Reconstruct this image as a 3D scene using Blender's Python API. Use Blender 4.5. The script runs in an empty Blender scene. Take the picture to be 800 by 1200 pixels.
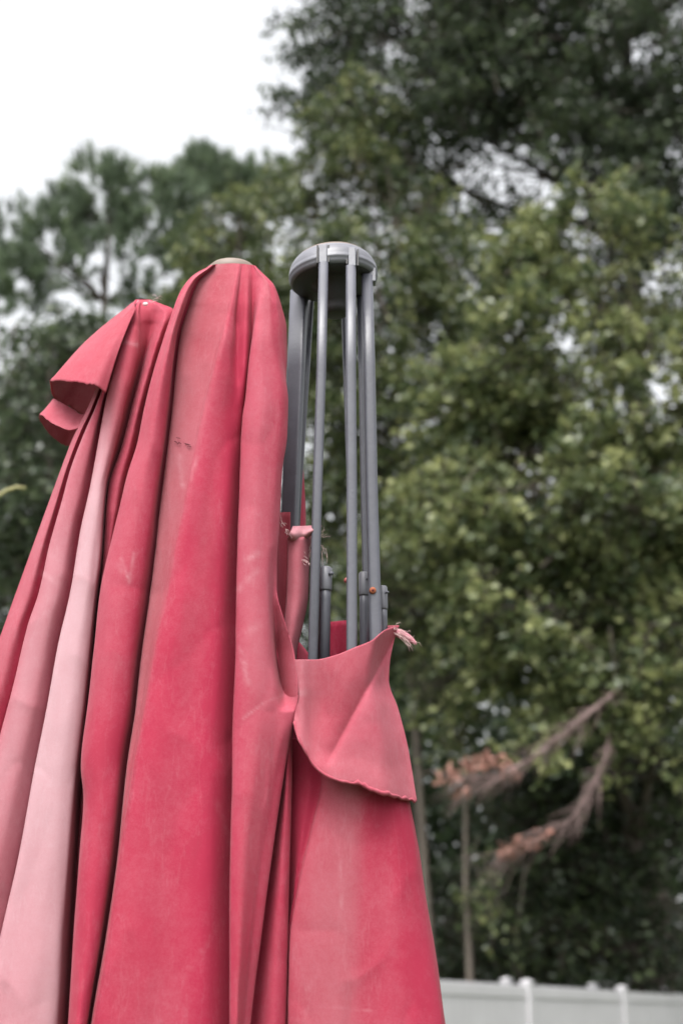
import bpy, bmesh, math, random
import numpy as np
from mathutils import Vector, Matrix, noise as mnoise

random.seed(7)
rng = np.random.default_rng(11)
S = bpy.context.scene
COL = S.collection
R = math.radians

# ------------------------------------------------------------------ camera
CAM_Z = 1.34
PITCH = R(20.0)
F = 1200 * 50 / 36.0            # focal length in pixels of the 800 x 1200 photograph
cam_d = bpy.data.cameras.new('camera')
cam = bpy.data.objects.new('camera', cam_d)
COL.objects.link(cam)
cam.location = (0, 0, CAM_Z)
cam.rotation_euler = (R(90) + PITCH, 0, 0)
cam_d.sensor_fit = 'VERTICAL'
cam_d.sensor_height = 36
cam_d.sensor_width = 24
cam_d.lens = 50
cam_d.clip_start = 0.05
cam_d.clip_end = 2000
cam_d.dof.use_dof = True
cam_d.dof.focus_distance = 1.68
cam_d.dof.aperture_fstop = 4.7
S.camera = cam

# ------------------------------------------------------------------ world, sun, exposure
SUN_EL, SUN_AZ = R(62), R(200)      # azimuth clockwise from +Y: behind the camera, a little to the left
w = bpy.data.worlds.new('World')
S.world = w
w.use_nodes = True
nt = w.node_tree
bg = nt.nodes['Background']
sky = nt.nodes.new('ShaderNodeTexSky')
sky.sky_type = 'NISHITA'
sky.sun_disc = False
sky.sun_elevation = SUN_EL
sky.sun_rotation = SUN_AZ
sky.air_density = 1.4
sky.dust_density = 6.0
sky.ozone_density = 1.0
hs = nt.nodes.new('ShaderNodeHueSaturation')      # an even overcast: the sky's colour washed out to near white
hs.inputs['Saturation'].default_value = 0.12
nt.links.new(sky.outputs[0], hs.inputs['Color'])
nt.links.new(hs.outputs[0], bg.inputs['Color'])
bg.inputs['Strength'].default_value = 0.15

sd = bpy.data.lights.new('sun', 'SUN')
sd.energy = 1.0
sd.angle = R(25)
sd.color = (1.0, 0.97, 0.93)
so = bpy.data.objects.new('sun', sd)
COL.objects.link(so)
dirv = Vector((math.sin(SUN_AZ) * math.cos(SUN_EL), math.cos(SUN_AZ) * math.cos(SUN_EL), math.sin(SUN_EL)))
so.rotation_euler = dirv.to_track_quat('Z', 'Y').to_euler()
so.location = (-3, -5, 12)

S.view_settings.view_transform = 'Standard'
S.view_settings.look = 'None'
S.view_settings.exposure = 1.36
S.view_settings.gamma = 1.0
S.view_settings.use_curve_mapping = False
S.render.engine = 'CYCLES'
S.cycles.max_bounces = 8
S.cycles.use_denoising = True

# ------------------------------------------------------------------ helpers
CT, ST = math.cos(PITCH), math.sin(PITCH)


def P(px, py, Y):
    """point seen at photograph pixel (px, py) and standing Y metres in front of the camera"""
    u = (px - 400) / F
    v = (600 - py) / F
    dy = CT - ST * v
    dz = ST + CT * v
    k = Y / dy
    return Vector((u * k, Y, CAM_Z + dz * k))


def Pn(px, py, Y):
    px, py, Y = np.broadcast_arrays(np.asarray(px, float), np.asarray(py, float), np.asarray(Y, float))
    u = (px - 400) / F
    v = (600 - py) / F
    dy = CT - ST * v
    dz = ST + CT * v
    k = Y / dy
    return np.stack([u * k, Y, CAM_Z + dz * k], -1)


def mesh_np(name, verts, faces, mat, parent=None, smooth=True, attrs=None):
    """faces: (n, 3) or (n, 4) int array"""
    verts = np.asarray(verts, np.float32).reshape(-1, 3)
    faces = np.asarray(faces, np.int32)
    me = bpy.data.meshes.new(name)
    n, k = faces.shape
    me.vertices.add(len(verts))
    me.vertices.foreach_set('co', verts.ravel())
    me.loops.add(n * k)
    me.loops.foreach_set('vertex_index', faces.ravel())
    me.polygons.add(n)
    me.polygons.foreach_set('loop_start', np.arange(0, n * k, k, dtype=np.int32))
    me.polygons.foreach_set('loop_total', np.full(n, k, np.int32))
    me.polygons.foreach_set('use_smooth', np.full(n, smooth, dtype=bool))
    me.update(calc_edges=True)
    for an, av in (attrs or {}).items():
        a = me.attributes.new(an, 'FLOAT', 'POINT')
        a.data.foreach_set('value', np.asarray(av, np.float32).ravel())
    me.materials.append(mat)
    o = bpy.data.objects.new(name, me)
    COL.objects.link(o)
    if parent is not None:
        o.parent = parent
        o.matrix_parent_inverse = Matrix.Translation(-world_loc(parent))
    return o


def world_loc(o):
    # parts are modelled in world coordinates: only the thing's own Empty moves them
    return o.location.copy() if o.type == 'EMPTY' else Vector((0, 0, 0))


def from_bm(name, bm, mat, parent=None, smooth=True):
    me = bpy.data.meshes.new(name)
    bm.normal_update()
    bm.to_mesh(me)
    bm.free()
    for p in me.polygons:
        p.use_smooth = smooth
    me.materials.append(mat)
    o = bpy.data.objects.new(name, me)
    COL.objects.link(o)
    if parent is not None:
        o.parent = parent
        o.matrix_parent_inverse = Matrix.Translation(-world_loc(parent))
    return o


def thing(name, label, cat, loc, group=None):
    o = bpy.data.objects.new(name, None)
    o.empty_display_size = 0.2
    COL.objects.link(o)
    o.location = loc
    o['label'] = label
    o['category'] = cat
    if group:
        o['group'] = group
    return o


def tube_arrays(pts, radii, seg=10, flat=1.0, ref=None, cap=True):
    """swept tube; flat = ratio of the second cross-axis; returns verts, quads"""
    pts = [Vector(p) for p in pts]
    n = len(pts)
    if not hasattr(radii, '__len__'):
        radii = [radii] * n
    V, Q = [], []
    up = Vector(ref) if ref is not None else Vector((0.13, 1, 0.05))
    for i in range(n):
        t = (pts[min(i + 1, n - 1)] - pts[max(i - 1, 0)]).normalized()
        a = up.cross(t)
        if a.length < 1e-4:
            a = Vector((1, 0, 0)).cross(t)
        a.normalize()
        b = t.cross(a).normalized()
        for j in range(seg):
            th = 2 * math.pi * j / seg
            V.append(pts[i] + (a * math.cos(th) + b * (math.sin(th) * flat)) * radii[i])
    for i in range(n - 1):
        for j in range(seg):
            k = (j + 1) % seg
            Q.append((i * seg + j, i * seg + k, (i + 1) * seg + k, (i + 1) * seg + j))
    if cap:
        for i, e in ((0, 0), (n - 1, 1)):
            V.append(pts[i])
            c = len(V) - 1
            for j in range(0, seg, 1):
                k = (j + 1) % seg
                a0, a1 = i * seg + j, i * seg + k
                Q.append((c, a1, a0, c) if e == 0 else (c, a0, a1, c))
    return V, Q


def add_arrays(bm, V, Q):
    vs = [bm.verts.new(v) for v in V]
    for q in Q:
        idx = []
        for i in q:
            if i not in idx:
                idx.append(i)
        if len(idx) > 2:
            try:
                bm.faces.new([vs[i] for i in idx])
            except ValueError:
                pass


def tube(name, pts, radii, mat, parent=None, seg=10, flat=1.0, ref=None):
    bm = bmesh.new()
    add_arrays(bm, *tube_arrays(pts, radii, seg, flat, ref))
    return from_bm(name, bm, mat, parent)


def bm_box(bm, c, s, rz=0.0, bevel=0.0):
    b = bmesh.new()
    bmesh.ops.create_cube(b, size=1)
    bmesh.ops.scale(b, vec=s, verts=b.verts)
    if bevel:
        bmesh.ops.bevel(b, geom=list(b.edges), offset=bevel, segments=2, affect='EDGES', profile=0.6)
    bmesh.ops.rotate(b, cent=(0, 0, 0), matrix=Matrix.Rotation(rz, 3, 'Z'), verts=b.verts)
    bmesh.ops.translate(b, vec=c, verts=b.verts)
    vm = {v: bm.verts.new(v.co) for v in b.verts}
    for f in b.faces:
        bm.faces.new([vm[v] for v in f.verts])
    b.free()


def lathe_arrays(profile, seg=48):
    V, Q = [], []
    for r, z in profile:
        for j in range(seg):
            a = 2 * math.pi * j / seg
            V.append(Vector((r * math.cos(a), r * math.sin(a), z)))
    for i in range(len(profile) - 1):
        for j in range(seg):
            k = (j + 1) % seg
            Q.append((i * seg + j, i * seg + k, (i + 1) * seg + k, (i + 1) * seg + j))
    return V, Q


def pchip(xs, ys, xq):
    xs = np.asarray(xs, float)
    ys = np.asarray(ys, float)
    xq = np.asarray(xq, float)
    if len(xs) == 1:
        return np.full_like(xq, ys[0])
    h = np.diff(xs)
    d = np.diff(ys) / h
    m = np.zeros_like(xs)
    for i in range(1, len(xs) - 1):
        if d[i - 1] * d[i] > 0:
            w1, w2 = 2 * h[i] + h[i - 1], h[i] + 2 * h[i - 1]
            m[i] = (w1 + w2) / (w1 / d[i - 1] + w2 / d[i])
    m[0], m[-1] = d[0], d[-1]
    x = np.clip(xq, xs[0], xs[-1])
    k = np.clip(np.searchsorted(xs, x, 'right') - 1, 0, len(xs) - 2)
    t = (x - xs[k]) / h[k]
    r = (ys[k] * (1 + 2 * t) * (1 - t) ** 2 + h[k] * m[k] * t * (1 - t) ** 2
         + ys[k + 1] * t * t * (3 - 2 * t) + h[k] * m[k + 1] * t * t * (t - 1))
    return r + np.where(xq > xs[-1], (xq - xs[-1]) * m[-1], 0) + np.where(xq < xs[0], (xq - xs[0]) * m[0], 0)


def smooth(a, b, x):
    t = np.clip((np.asarray(x, float) - a) / (b - a), 0, 1)
    return t * t * (3 - 2 * t)


def vnoise(p, seed=0, octaves=3):
    """cheap smooth value noise on an (n, 3) array"""
    p = np.asarray(p, float)
    out = np.zeros(len(p))
    amp, tot = 1.0, 0.0
    for o in range(octaves):
        q = p * (2 ** o) + seed * 17.3 + o * 5.1
        i = np.floor(q).astype(np.int64)
        f = q - i
        f = f * f * (3 - 2 * f)

        def h(ix, iy, iz):
            n = (ix * 374761393 + iy * 668265263 + iz * 2147483647 + seed * 974711) & 0xffffffff
            n = ((n ^ (n >> 13)) * 1274126177) & 0xffffffff
            n = (n ^ (n >> 16)) & 0xffff
            return n / 65535.0
        r = 0
        for dx in (0, 1):
            for dy in (0, 1):
                for dz in (0, 1):
                    wgt = ((f[:, 0] if dx else 1 - f[:, 0]) * (f[:, 1] if dy else 1 - f[:, 1])
                           * (f[:, 2] if dz else 1 - f[:, 2]))
                    r = r + wgt * h(i[:, 0] + dx, i[:, 1] + dy, i[:, 2] + dz)
        out += amp * (r - 0.5)
        tot += amp
        amp *= 0.5
    return out / tot * 2


# ------------------------------------------------------------------ materials
def new_mat(name):
    m = bpy.data.materials.new(name)
    m.use_nodes = True
    return m, m.node_tree, m.node_tree.nodes['Principled BSDF']


def mat_plain(name, col, rough=0.5, metal=0.0, var=0.15, scale=30.0, bump=0.0, bscale=200.0, spec=0.5):
    m, t, b = new_mat(name)
    tc = t.nodes.new('ShaderNodeTexCoord')
    nz = t.nodes.new('ShaderNodeTexNoise')
    nz.inputs['Scale'].default_value = scale
    nz.inputs['Detail'].default_value = 5
    t.links.new(tc.outputs['Object'], nz.inputs['Vector'])
    mx = t.nodes.new('ShaderNodeMix')
    mx.data_type = 'RGBA'
    mx.inputs[6].default_value = (*[c * (1 - var) for c in col], 1)
    mx.inputs[7].default_value = (*[min(1, c * (1 + var)) for c in col], 1)
    t.links.new(nz.outputs['Fac'], mx.inputs[0])
    t.links.new(mx.outputs[2], b.inputs['Base Color'])
    b.inputs['Roughness'].default_value = rough
    b.inputs['Metallic'].default_value = metal
    b.inputs['Specular IOR Level'].default_value = spec
    if bump:
        n2 = t.nodes.new('ShaderNodeTexNoise')
        n2.inputs['Scale'].default_value = bscale
        n2.inputs['Detail'].default_value = 4
        t.links.new(tc.outputs['Object'], n2.inputs['Vector'])
        bp = t.nodes.new('ShaderNodeBump')
        bp.inputs['Strength'].default_value = bump
        bp.inputs['Distance'].default_value = 0.002
        t.links.new(n2.outputs['Fac'], bp.inputs['Height'])
        t.links.new(bp.outputs[0], b.inputs['Normal'])
    return m


def mat_cloth(name):
    """weathered red canopy cloth: deep red, sun-bleached to pale pink by the 'fade' attribute and to a dusty rose by 'dull'"""
    m, t, b = new_mat(name)
    L = t.links
    N = t.nodes

    def attr(n):
        a = N.new('ShaderNodeAttribute')
        a.attribute_name = n
        return a.outputs['Fac']

    def mixc(fac, a, c):
        x = N.new('ShaderNodeMix')
        x.data_type = 'RGBA'
        for sock, v in ((x.inputs[0], fac), (x.inputs[6], a), (x.inputs[7], c)):
            if isinstance(v, (int, float)):
                sock.default_value = v
            elif isinstance(v, tuple):
                sock.default_value = (*v, 1)
            else:
                L.new(v, sock)
        return x.outputs[2]

    def math_(op, a, c):
        x = N.new('ShaderNodeMath')
        x.operation = op
        for i, v in enumerate((a, c)):
            if isinstance(v, (int, float)):
                x.inputs[i].default_value = v
            else:
                L.new(v, x.inputs[i])
        return x.outputs[0]

    def noise(scale, detail, rough=0.55, stretch=None):
        n = N.new('ShaderNodeTexNoise')
        n.inputs['Scale'].default_value = scale
        n.inputs['Detail'].default_value = detail
        n.inputs['Roughness'].default_value = rough
        if stretch:
            mp = N.new('ShaderNodeMapping')
            mp.inputs['Scale'].default_value = stretch
            L.new(tc.outputs['Object'], mp.inputs['Vector'])
            L.new(mp.outputs[0], n.inputs['Vector'])
        else:
            L.new(tc.outputs['Object'], n.inputs['Vector'])
        return n.outputs['Fac']
    tc = N.new('ShaderNodeTexCoord')
    blotch = noise(14, 4)
    streak = noise(22, 5, 0.6, (1, 1, 0.12))
    speck = noise(420, 3, 0.7)
    mott = noise(120, 4, 0.65)
    grain = noise(700, 2, 0.7)
    crease = noise(26, 4, 0.6, (1, 1, 0.22))
    cl = N.new('ShaderNodeMapRange')           # thin worn lines running down the cloth
    cl.inputs['From Min'].default_value = 0.0
    cl.inputs['From Max'].default_value = 0.014
    cl.inputs['To Min'].default_value = 1.0
    cl.inputs['To Max'].default_value = 0.0
    L.new(math_('ABSOLUTE', math_('SUBTRACT', crease, 0.53), 0), cl.inputs['Value'])
    base = mixc(math_('ADD', math_('MULTIPLY', blotch, .6), math_('MULTIPLY', mott, .4)), (0.295, 0.0110, 0.041), (0.350, 0.018, 0.054))
    dull = math_('ADD', attr('dull'), math_('MULTIPLY', math_('SUBTRACT', streak, 0.5), 0.35))
    dn = N.new('ShaderNodeClamp')
    L.new(dull, dn.inputs[0])
    c1 = mixc(dn.outputs[0], base, (0.240, 0.042, 0.055))
    fade = math_('ADD', attr('fade'), math_('MULTIPLY', math_('SUBTRACT', blotch, 0.5), 0.20))
    fade = math_('ADD', fade, math_('MULTIPLY', math_('SUBTRACT', speck, 0.5), 0.15))
    fade = math_('ADD', fade, math_('MULTIPLY', math_('SUBTRACT', grain, 0.5), 0.10))
    fade = math_('ADD', fade, math_('MULTIPLY', math_('SUBTRACT', mott, 0.5), 0.14))
    fade = math_('ADD', fade, math_('MULTIPLY', cl.outputs[0], 0.05))
    fc = N.new('ShaderNodeClamp')
    L.new(fade, fc.inputs[0])
    c2 = mixc(fc.outputs[0], c1, (0.43, 0.27, 0.30))
    grime = N.new('ShaderNodeMapRange')        # faint water stains and mildew
    grime.inputs['From Min'].default_value = 0.56
    grime.inputs['From Max'].default_value = 0.74
    grime.inputs['To Max'].default_value = 0.28
    L.new(noise(9, 6, 0.7, (1, 1, 0.35)), grime.inputs['Value'])
    c2 = mixc(grime.outputs[0], c2, (0.17, 0.035, 0.045))
    c3 = mixc(attr('scuff'), c2, (0.46, 0.25, 0.28))
    L.new(c3, b.inputs['Base Color'])
    b.inputs['Roughness'].default_value = 0.78
    b.inputs['Specular IOR Level'].default_value = 0.25
    b.inputs['Sheen Weight'].default_value = 0.05
    b.inputs['Sheen Roughness'].default_value = 0.5
    # woven relief and soft puckers
    wv = N.new('ShaderNodeTexWave')
    wv.wave_type = 'BANDS'
    wv.bands_direction = 'Z'
    wv.inputs['Scale'].default_value = 420
    wv.inputs['Distortion'].default_value = 2.0
    wv.inputs['Detail'].default_value = 2
    L.new(tc.outputs['Object'], wv.inputs['Vector'])
    b1 = N.new('ShaderNodeBump')
    b1.inputs['Strength'].default_value = 0.35
    b1.inputs['Distance'].default_value = 0.0006
    L.new(math_('ADD', math_('MULTIPLY', wv.outputs['Fac'], 0.4), speck), b1.inputs['Height'])
    b2 = N.new('ShaderNodeBump')
    b2.inputs['Strength'].default_value = 0.5
    b2.inputs['Distance'].default_value = 0.003
    L.new(noise(30, 3, 0.5, (1, 1, .45)), b2.inputs['Height'])
    L.new(b1.outputs[0], b2.inputs['Normal'])
    L.new(b2.outputs[0], b.inputs['Normal'])
    return m


def mat_leaf(name, dark, mid, light, rough=0.4):
    m, t, b = new_mat(name)
    a = t.nodes.new('ShaderNodeAttribute')
    a.attribute_name = 'tone'
    cr = t.nodes.new('ShaderNodeValToRGB')
    e = cr.color_ramp.elements
    e[0].color = (*dark, 1)
    e[1].color = (*light, 1)
    k = cr.color_ramp.elements.new(0.55)
    k.color = (*mid, 1)
    t.links.new(a.outputs['Fac'], cr.inputs[0])
    t.links.new(cr.outputs[0], b.inputs['Base Color'])
    b.inputs['Roughness'].default_value = rough
    b.inputs['Specular IOR Level'].default_value = 0.6
    tr = t.nodes.new('ShaderNodeBsdfTranslucent')
    t.links.new(cr.outputs[0], tr.inputs['Color'])
    mx = t.nodes.new('ShaderNodeMixShader')
    mx.inputs[0].default_value = 0.38
    t.links.new(b.outputs[0], mx.inputs[1])
    t.links.new(tr.outputs[0], mx.inputs[2])
    t.links.new(mx.outputs[0], t.nodes['Material Output'].inputs['Surface'])
    return m


M_CLOTH = mat_cloth('red_canopy_cloth')
M_METAL = mat_plain('grey_painted_aluminium', (0.074, 0.075, 0.092), 0.42, 0.0, 0.22, 45, 0.12, 260)
M_DARK = mat_plain('dark_plastic_and_shade', (0.022, 0.020, 0.021), 0.6, 0.0, 0.2, 60)  # dark plastic of the core; on the hub underside it paints shade
M_HUB = mat_plain('weathered_grey_plastic', (0.125, 0.125, 0.145), 0.45, 0.0, 0.3, 40, 0.15, 120)
M_CAPTOP = mat_plain('bleached_plastic', (0.165, 0.12, 0.098), 0.6, 0.0, 0.15, 50)
M_RUST = mat_plain('rust', (0.30, 0.09, 0.04), 0.8, 0.2, 0.5, 500, 0.3, 600)
M_THREAD = mat_plain('pale_thread', (0.60, 0.42, 0.42), 0.9, 0.0, 0.3, 200)
M_SLIT = mat_plain('opening_shade', (0.10, 0.012, 0.02), 0.9, 0.0, 0.3, 200)  # dark colour painting the shade inside the rip and the bolt hole
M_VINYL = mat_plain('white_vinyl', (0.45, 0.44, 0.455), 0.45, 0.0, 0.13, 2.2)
M_BARK = mat_plain('grey_bark', (0.095, 0.078, 0.064), 0.9, 0.0, 0.45, 9, 0.8, 14)
M_BARKD = mat_plain('dark_bark', (0.060, 0.046, 0.038), 0.9, 0.0, 0.4, 9, 0.8, 14)
M_GRASS = mat_plain('lawn_soil', (0.05, 0.065, 0.025), 0.95, 0.0, 0.5, 0.8)
M_DEAD = mat_plain('dead_leaf', (0.27, 0.135, 0.105), 0.8, 0.0, 0.4, 4)
M_DEADBARK = mat_plain('dead_twig_bark', (0.155, 0.105, 0.098), 0.9, 0.0, 0.35, 5)
M_STEM = mat_plain('straw_stem', (0.27, 0.25, 0.11), 0.7, 0.0, 0.3, 20)
M_STONE = mat_plain('granite_base', (0.14, 0.14, 0.145), 0.7, 0.0, 0.3, 60, 0.2, 90)
LEAF_SWEET = mat_leaf('leaf_broad_light', (0.038, 0.058, 0.028), (0.116, 0.143, 0.058), (0.315, 0.33, 0.145))
LEAF_OAK = mat_leaf('leaf_oak_dark', (0.026, 0.036, 0.022), (0.054, 0.074, 0.042), (0.12, 0.15, 0.075))
LEAF_PINE = mat_leaf('pine_needles', (0.062, 0.085, 0.052), (0.12, 0.165, 0.098), (0.21, 0.26, 0.145), 0.6)
LEAF_SHRUB = mat_leaf('leaf_understory', (0.018, 0.028, 0.015), (0.042, 0.060, 0.030), (0.10, 0.13, 0.055))
LEAF_FAR = mat_leaf('leaf_far_woods', (0.032, 0.048, 0.027), (0.058, 0.085, 0.045), (0.10, 0.135, 0.065))

# ------------------------------------------------------------------ ground
gv, gq = [], []
gx = np.concatenate([[-600, -200, -80], np.linspace(-40, 40, 41), [80, 200, 600]])
gy = np.concatenate([[-600, -200, -60], np.linspace(-20, 80, 51), [140, 300, 900]])
GX, GY = np.meshgrid(gx, gy)
GZ = np.where((np.abs(GX) < 60) & (GY > 15.5), 0.09 + 0.05 * np.sin(GX * .5) * np.cos(GY * .37), 0.0)
nx, ny = len(gx), len(gy)
I = np.arange(nx * ny).reshape(ny, nx)
gf = np.stack([I[:-1, :-1], I[:-1, 1:], I[1:, 1:], I[1:, :-1]], -1).reshape(-1, 4)
g = mesh_np('ground', np.stack([GX, GY, GZ], -1), gf, M_GRASS)
g['kind'] = 'structure'

# ------------------------------------------------------------------ fence(s)
def fence(label, A, Bv, offsets, group=None):
    """white vinyl privacy fence along the line A -> B with posts at the given distances from A"""
    A = Vector(A)
    Bv = Vector(Bv)
    d = (Bv - A)
    d.z = 0
    d.normalize()
    rz = math.atan2(d.y, d.x)
    root = thing('vinyl_fence', label, 'fence', (A.x, A.y, 0), group)
    for s in offsets:
        c = A + d * s
        bm = bmesh.new()
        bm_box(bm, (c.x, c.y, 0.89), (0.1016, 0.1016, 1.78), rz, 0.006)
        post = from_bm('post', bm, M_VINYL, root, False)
        bm = bmesh.new()
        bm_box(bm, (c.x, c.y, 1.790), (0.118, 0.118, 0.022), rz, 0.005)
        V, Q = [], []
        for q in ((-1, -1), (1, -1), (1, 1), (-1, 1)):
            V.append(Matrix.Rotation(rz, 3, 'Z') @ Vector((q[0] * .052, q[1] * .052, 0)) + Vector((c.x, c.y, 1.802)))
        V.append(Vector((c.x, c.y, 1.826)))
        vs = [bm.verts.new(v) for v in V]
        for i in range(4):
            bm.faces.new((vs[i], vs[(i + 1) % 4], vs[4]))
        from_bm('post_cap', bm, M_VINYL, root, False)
    nrm = Vector((-d.y, d.x, 0))
    for s0, s1 in zip(offsets[:-1], offsets[1:]):
        m = A + d * ((s0 + s1) / 2)
        ln = s1 - s0 - 0.104
        for z, h in ((1.695, 0.11), (0.12, 0.14)):
            bm = bmesh.new()
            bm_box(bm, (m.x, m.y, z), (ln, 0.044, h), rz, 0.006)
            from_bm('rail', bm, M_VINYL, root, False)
        nb = 14
        wb = ln / nb
        for i in range(nb):
            c = A + d * (s0 + 0.052 + wb * (i + .5))
            bm = bmesh.new()
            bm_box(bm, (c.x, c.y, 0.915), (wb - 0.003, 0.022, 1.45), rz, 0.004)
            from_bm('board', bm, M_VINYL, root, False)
    return root


p1 = P(617, 1152, 15.15)
p2 = P(728, 1158, 17.25)
dd = (p2 - p1)
dd.z = 0
SP = dd.length
dn_ = dd.normalized()
A0 = p1 - dn_ * (SP * 3)
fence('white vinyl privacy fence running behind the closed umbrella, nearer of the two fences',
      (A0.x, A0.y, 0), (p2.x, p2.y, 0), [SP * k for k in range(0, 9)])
q1 = P(593, 1152, 16.9)
q2 = P(694, 1156, 18.9)
d2 = (q2 - q1)
d2.z = 0
A1 = q1 - d2 * 2
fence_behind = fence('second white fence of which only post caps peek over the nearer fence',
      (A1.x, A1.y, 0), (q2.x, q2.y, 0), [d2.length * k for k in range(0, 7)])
fence_behind.location.z = 0.075      # it stands on slightly higher ground

# ------------------------------------------------------------------ trees
def leaf_mesh(name, centers, size, mat, parent, up=0.6, aspect=0.62, tone_bias=None, n_seed=0, fold=0.25):
    """one small folded leaf per centre"""
    n = len(centers)
    r = np.random.default_rng(1000 + n_seed)
    nrm = r.normal(size=(n, 3))
    nrm[:, 2] = np.abs(nrm[:, 2]) * 0.6 + up
    nrm /= np.linalg.norm(nrm, axis=1, keepdims=True)
    ax = r.normal(size=(n, 3))
    ax -= nrm * (ax * nrm).sum(1, keepdims=True)
    ax /= np.linalg.norm(ax, axis=1, keepdims=True) + 1e-9
    bx = np.cross(nrm, ax)
    sz = size * r.uniform(0.6, 1.35, size=(n, 1))
    base = centers - ax * sz * 0.5
    tip = centers + ax * sz * 0.5 - nrm * sz * 0.08
    lf = centers + bx * sz * aspect * 0.5 - ax * sz * 0.05 + nrm * sz * fold * 0.4
    rt = centers - bx * sz * aspect * 0.5 - ax * sz * 0.05 + nrm * sz * fold * 0.4
    V = np.stack([base, rt, tip, lf], 1).reshape(-1, 3)
    i0 = np.arange(n) * 4
    Fc = np.concatenate([np.stack([i0, i0 + 1, i0 + 2], 1), np.stack([i0, i0 + 2, i0 + 3], 1)])
    tone = np.clip(r.normal(0.45, 0.2, n) + (0 if tone_bias is None else tone_bias), 0, 1)
    o = mesh_np(name, V, Fc, mat, parent, False, {'tone': np.repeat(tone, 4)})
    o['kind'] = 'stuff'
    return o


def needle_mesh(name, tufts, dirs, ln, mat, parent, per=16, n_seed=0):
    """pine tufts: long thin triangles bursting from each shoot"""
    r = np.random.default_rng(2000 + n_seed)
    n = len(tufts)
    c = np.repeat(tufts, per, 0)
    d = np.repeat(dirs, per, 0) * 0.95 + r.normal(size=(n * per, 3)) * 0.42
    d /= np.linalg.norm(d, axis=1, keepdims=True)
    L = ln * r.uniform(0.7, 1.2, (n * per, 1))
    side = np.cross(d, r.normal(size=(n * per, 3)))
    side /= np.linalg.norm(side, axis=1, keepdims=True) + 1e-9
    wd = 0.014
    c = c + np.repeat(dirs, per, 0) * r.uniform(-.12, .1, (n * per, 1))
    V = np.stack([c - side * wd, c + side * wd, c + d * L + side * wd * .5, c + d * L - side * wd * .5], 1).reshape(-1, 3)
    i0 = np.arange(n * per) * 4
    Fc = np.stack([i0, i0 + 1, i0 + 2, i0 + 3], 1)
    tone = np.clip(np.repeat(r.normal(0.45, 0.22, n), per) + r.normal(0, .08, n * per), 0, 1)
    o = mesh_np(name, V, Fc, mat, parent, False, {'tone': np.repeat(tone, 4)})
    o['kind'] = 'stuff'
    return o


def bent(a, b, n=6, sag=0.06, r=None):
    a, b = Vector(a), Vector(b)
    L = (b - a).length
    o = Vector((random.uniform(-1, 1), random.uniform(-1, 1), random.uniform(-.3, 1))) * L * sag
    pts = []
    for i in range(n):
        t = i / (n - 1)
        j = Vector((random.gauss(0, 1), random.gauss(0, 1), random.gauss(0, 1))) * L * min(0.012, sag * .12)
        pts.append(a.lerp(b, t) + o * (4 * t * (1 - t)) + (j if 0 < i < n - 1 else Vector()))
    return pts


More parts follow.
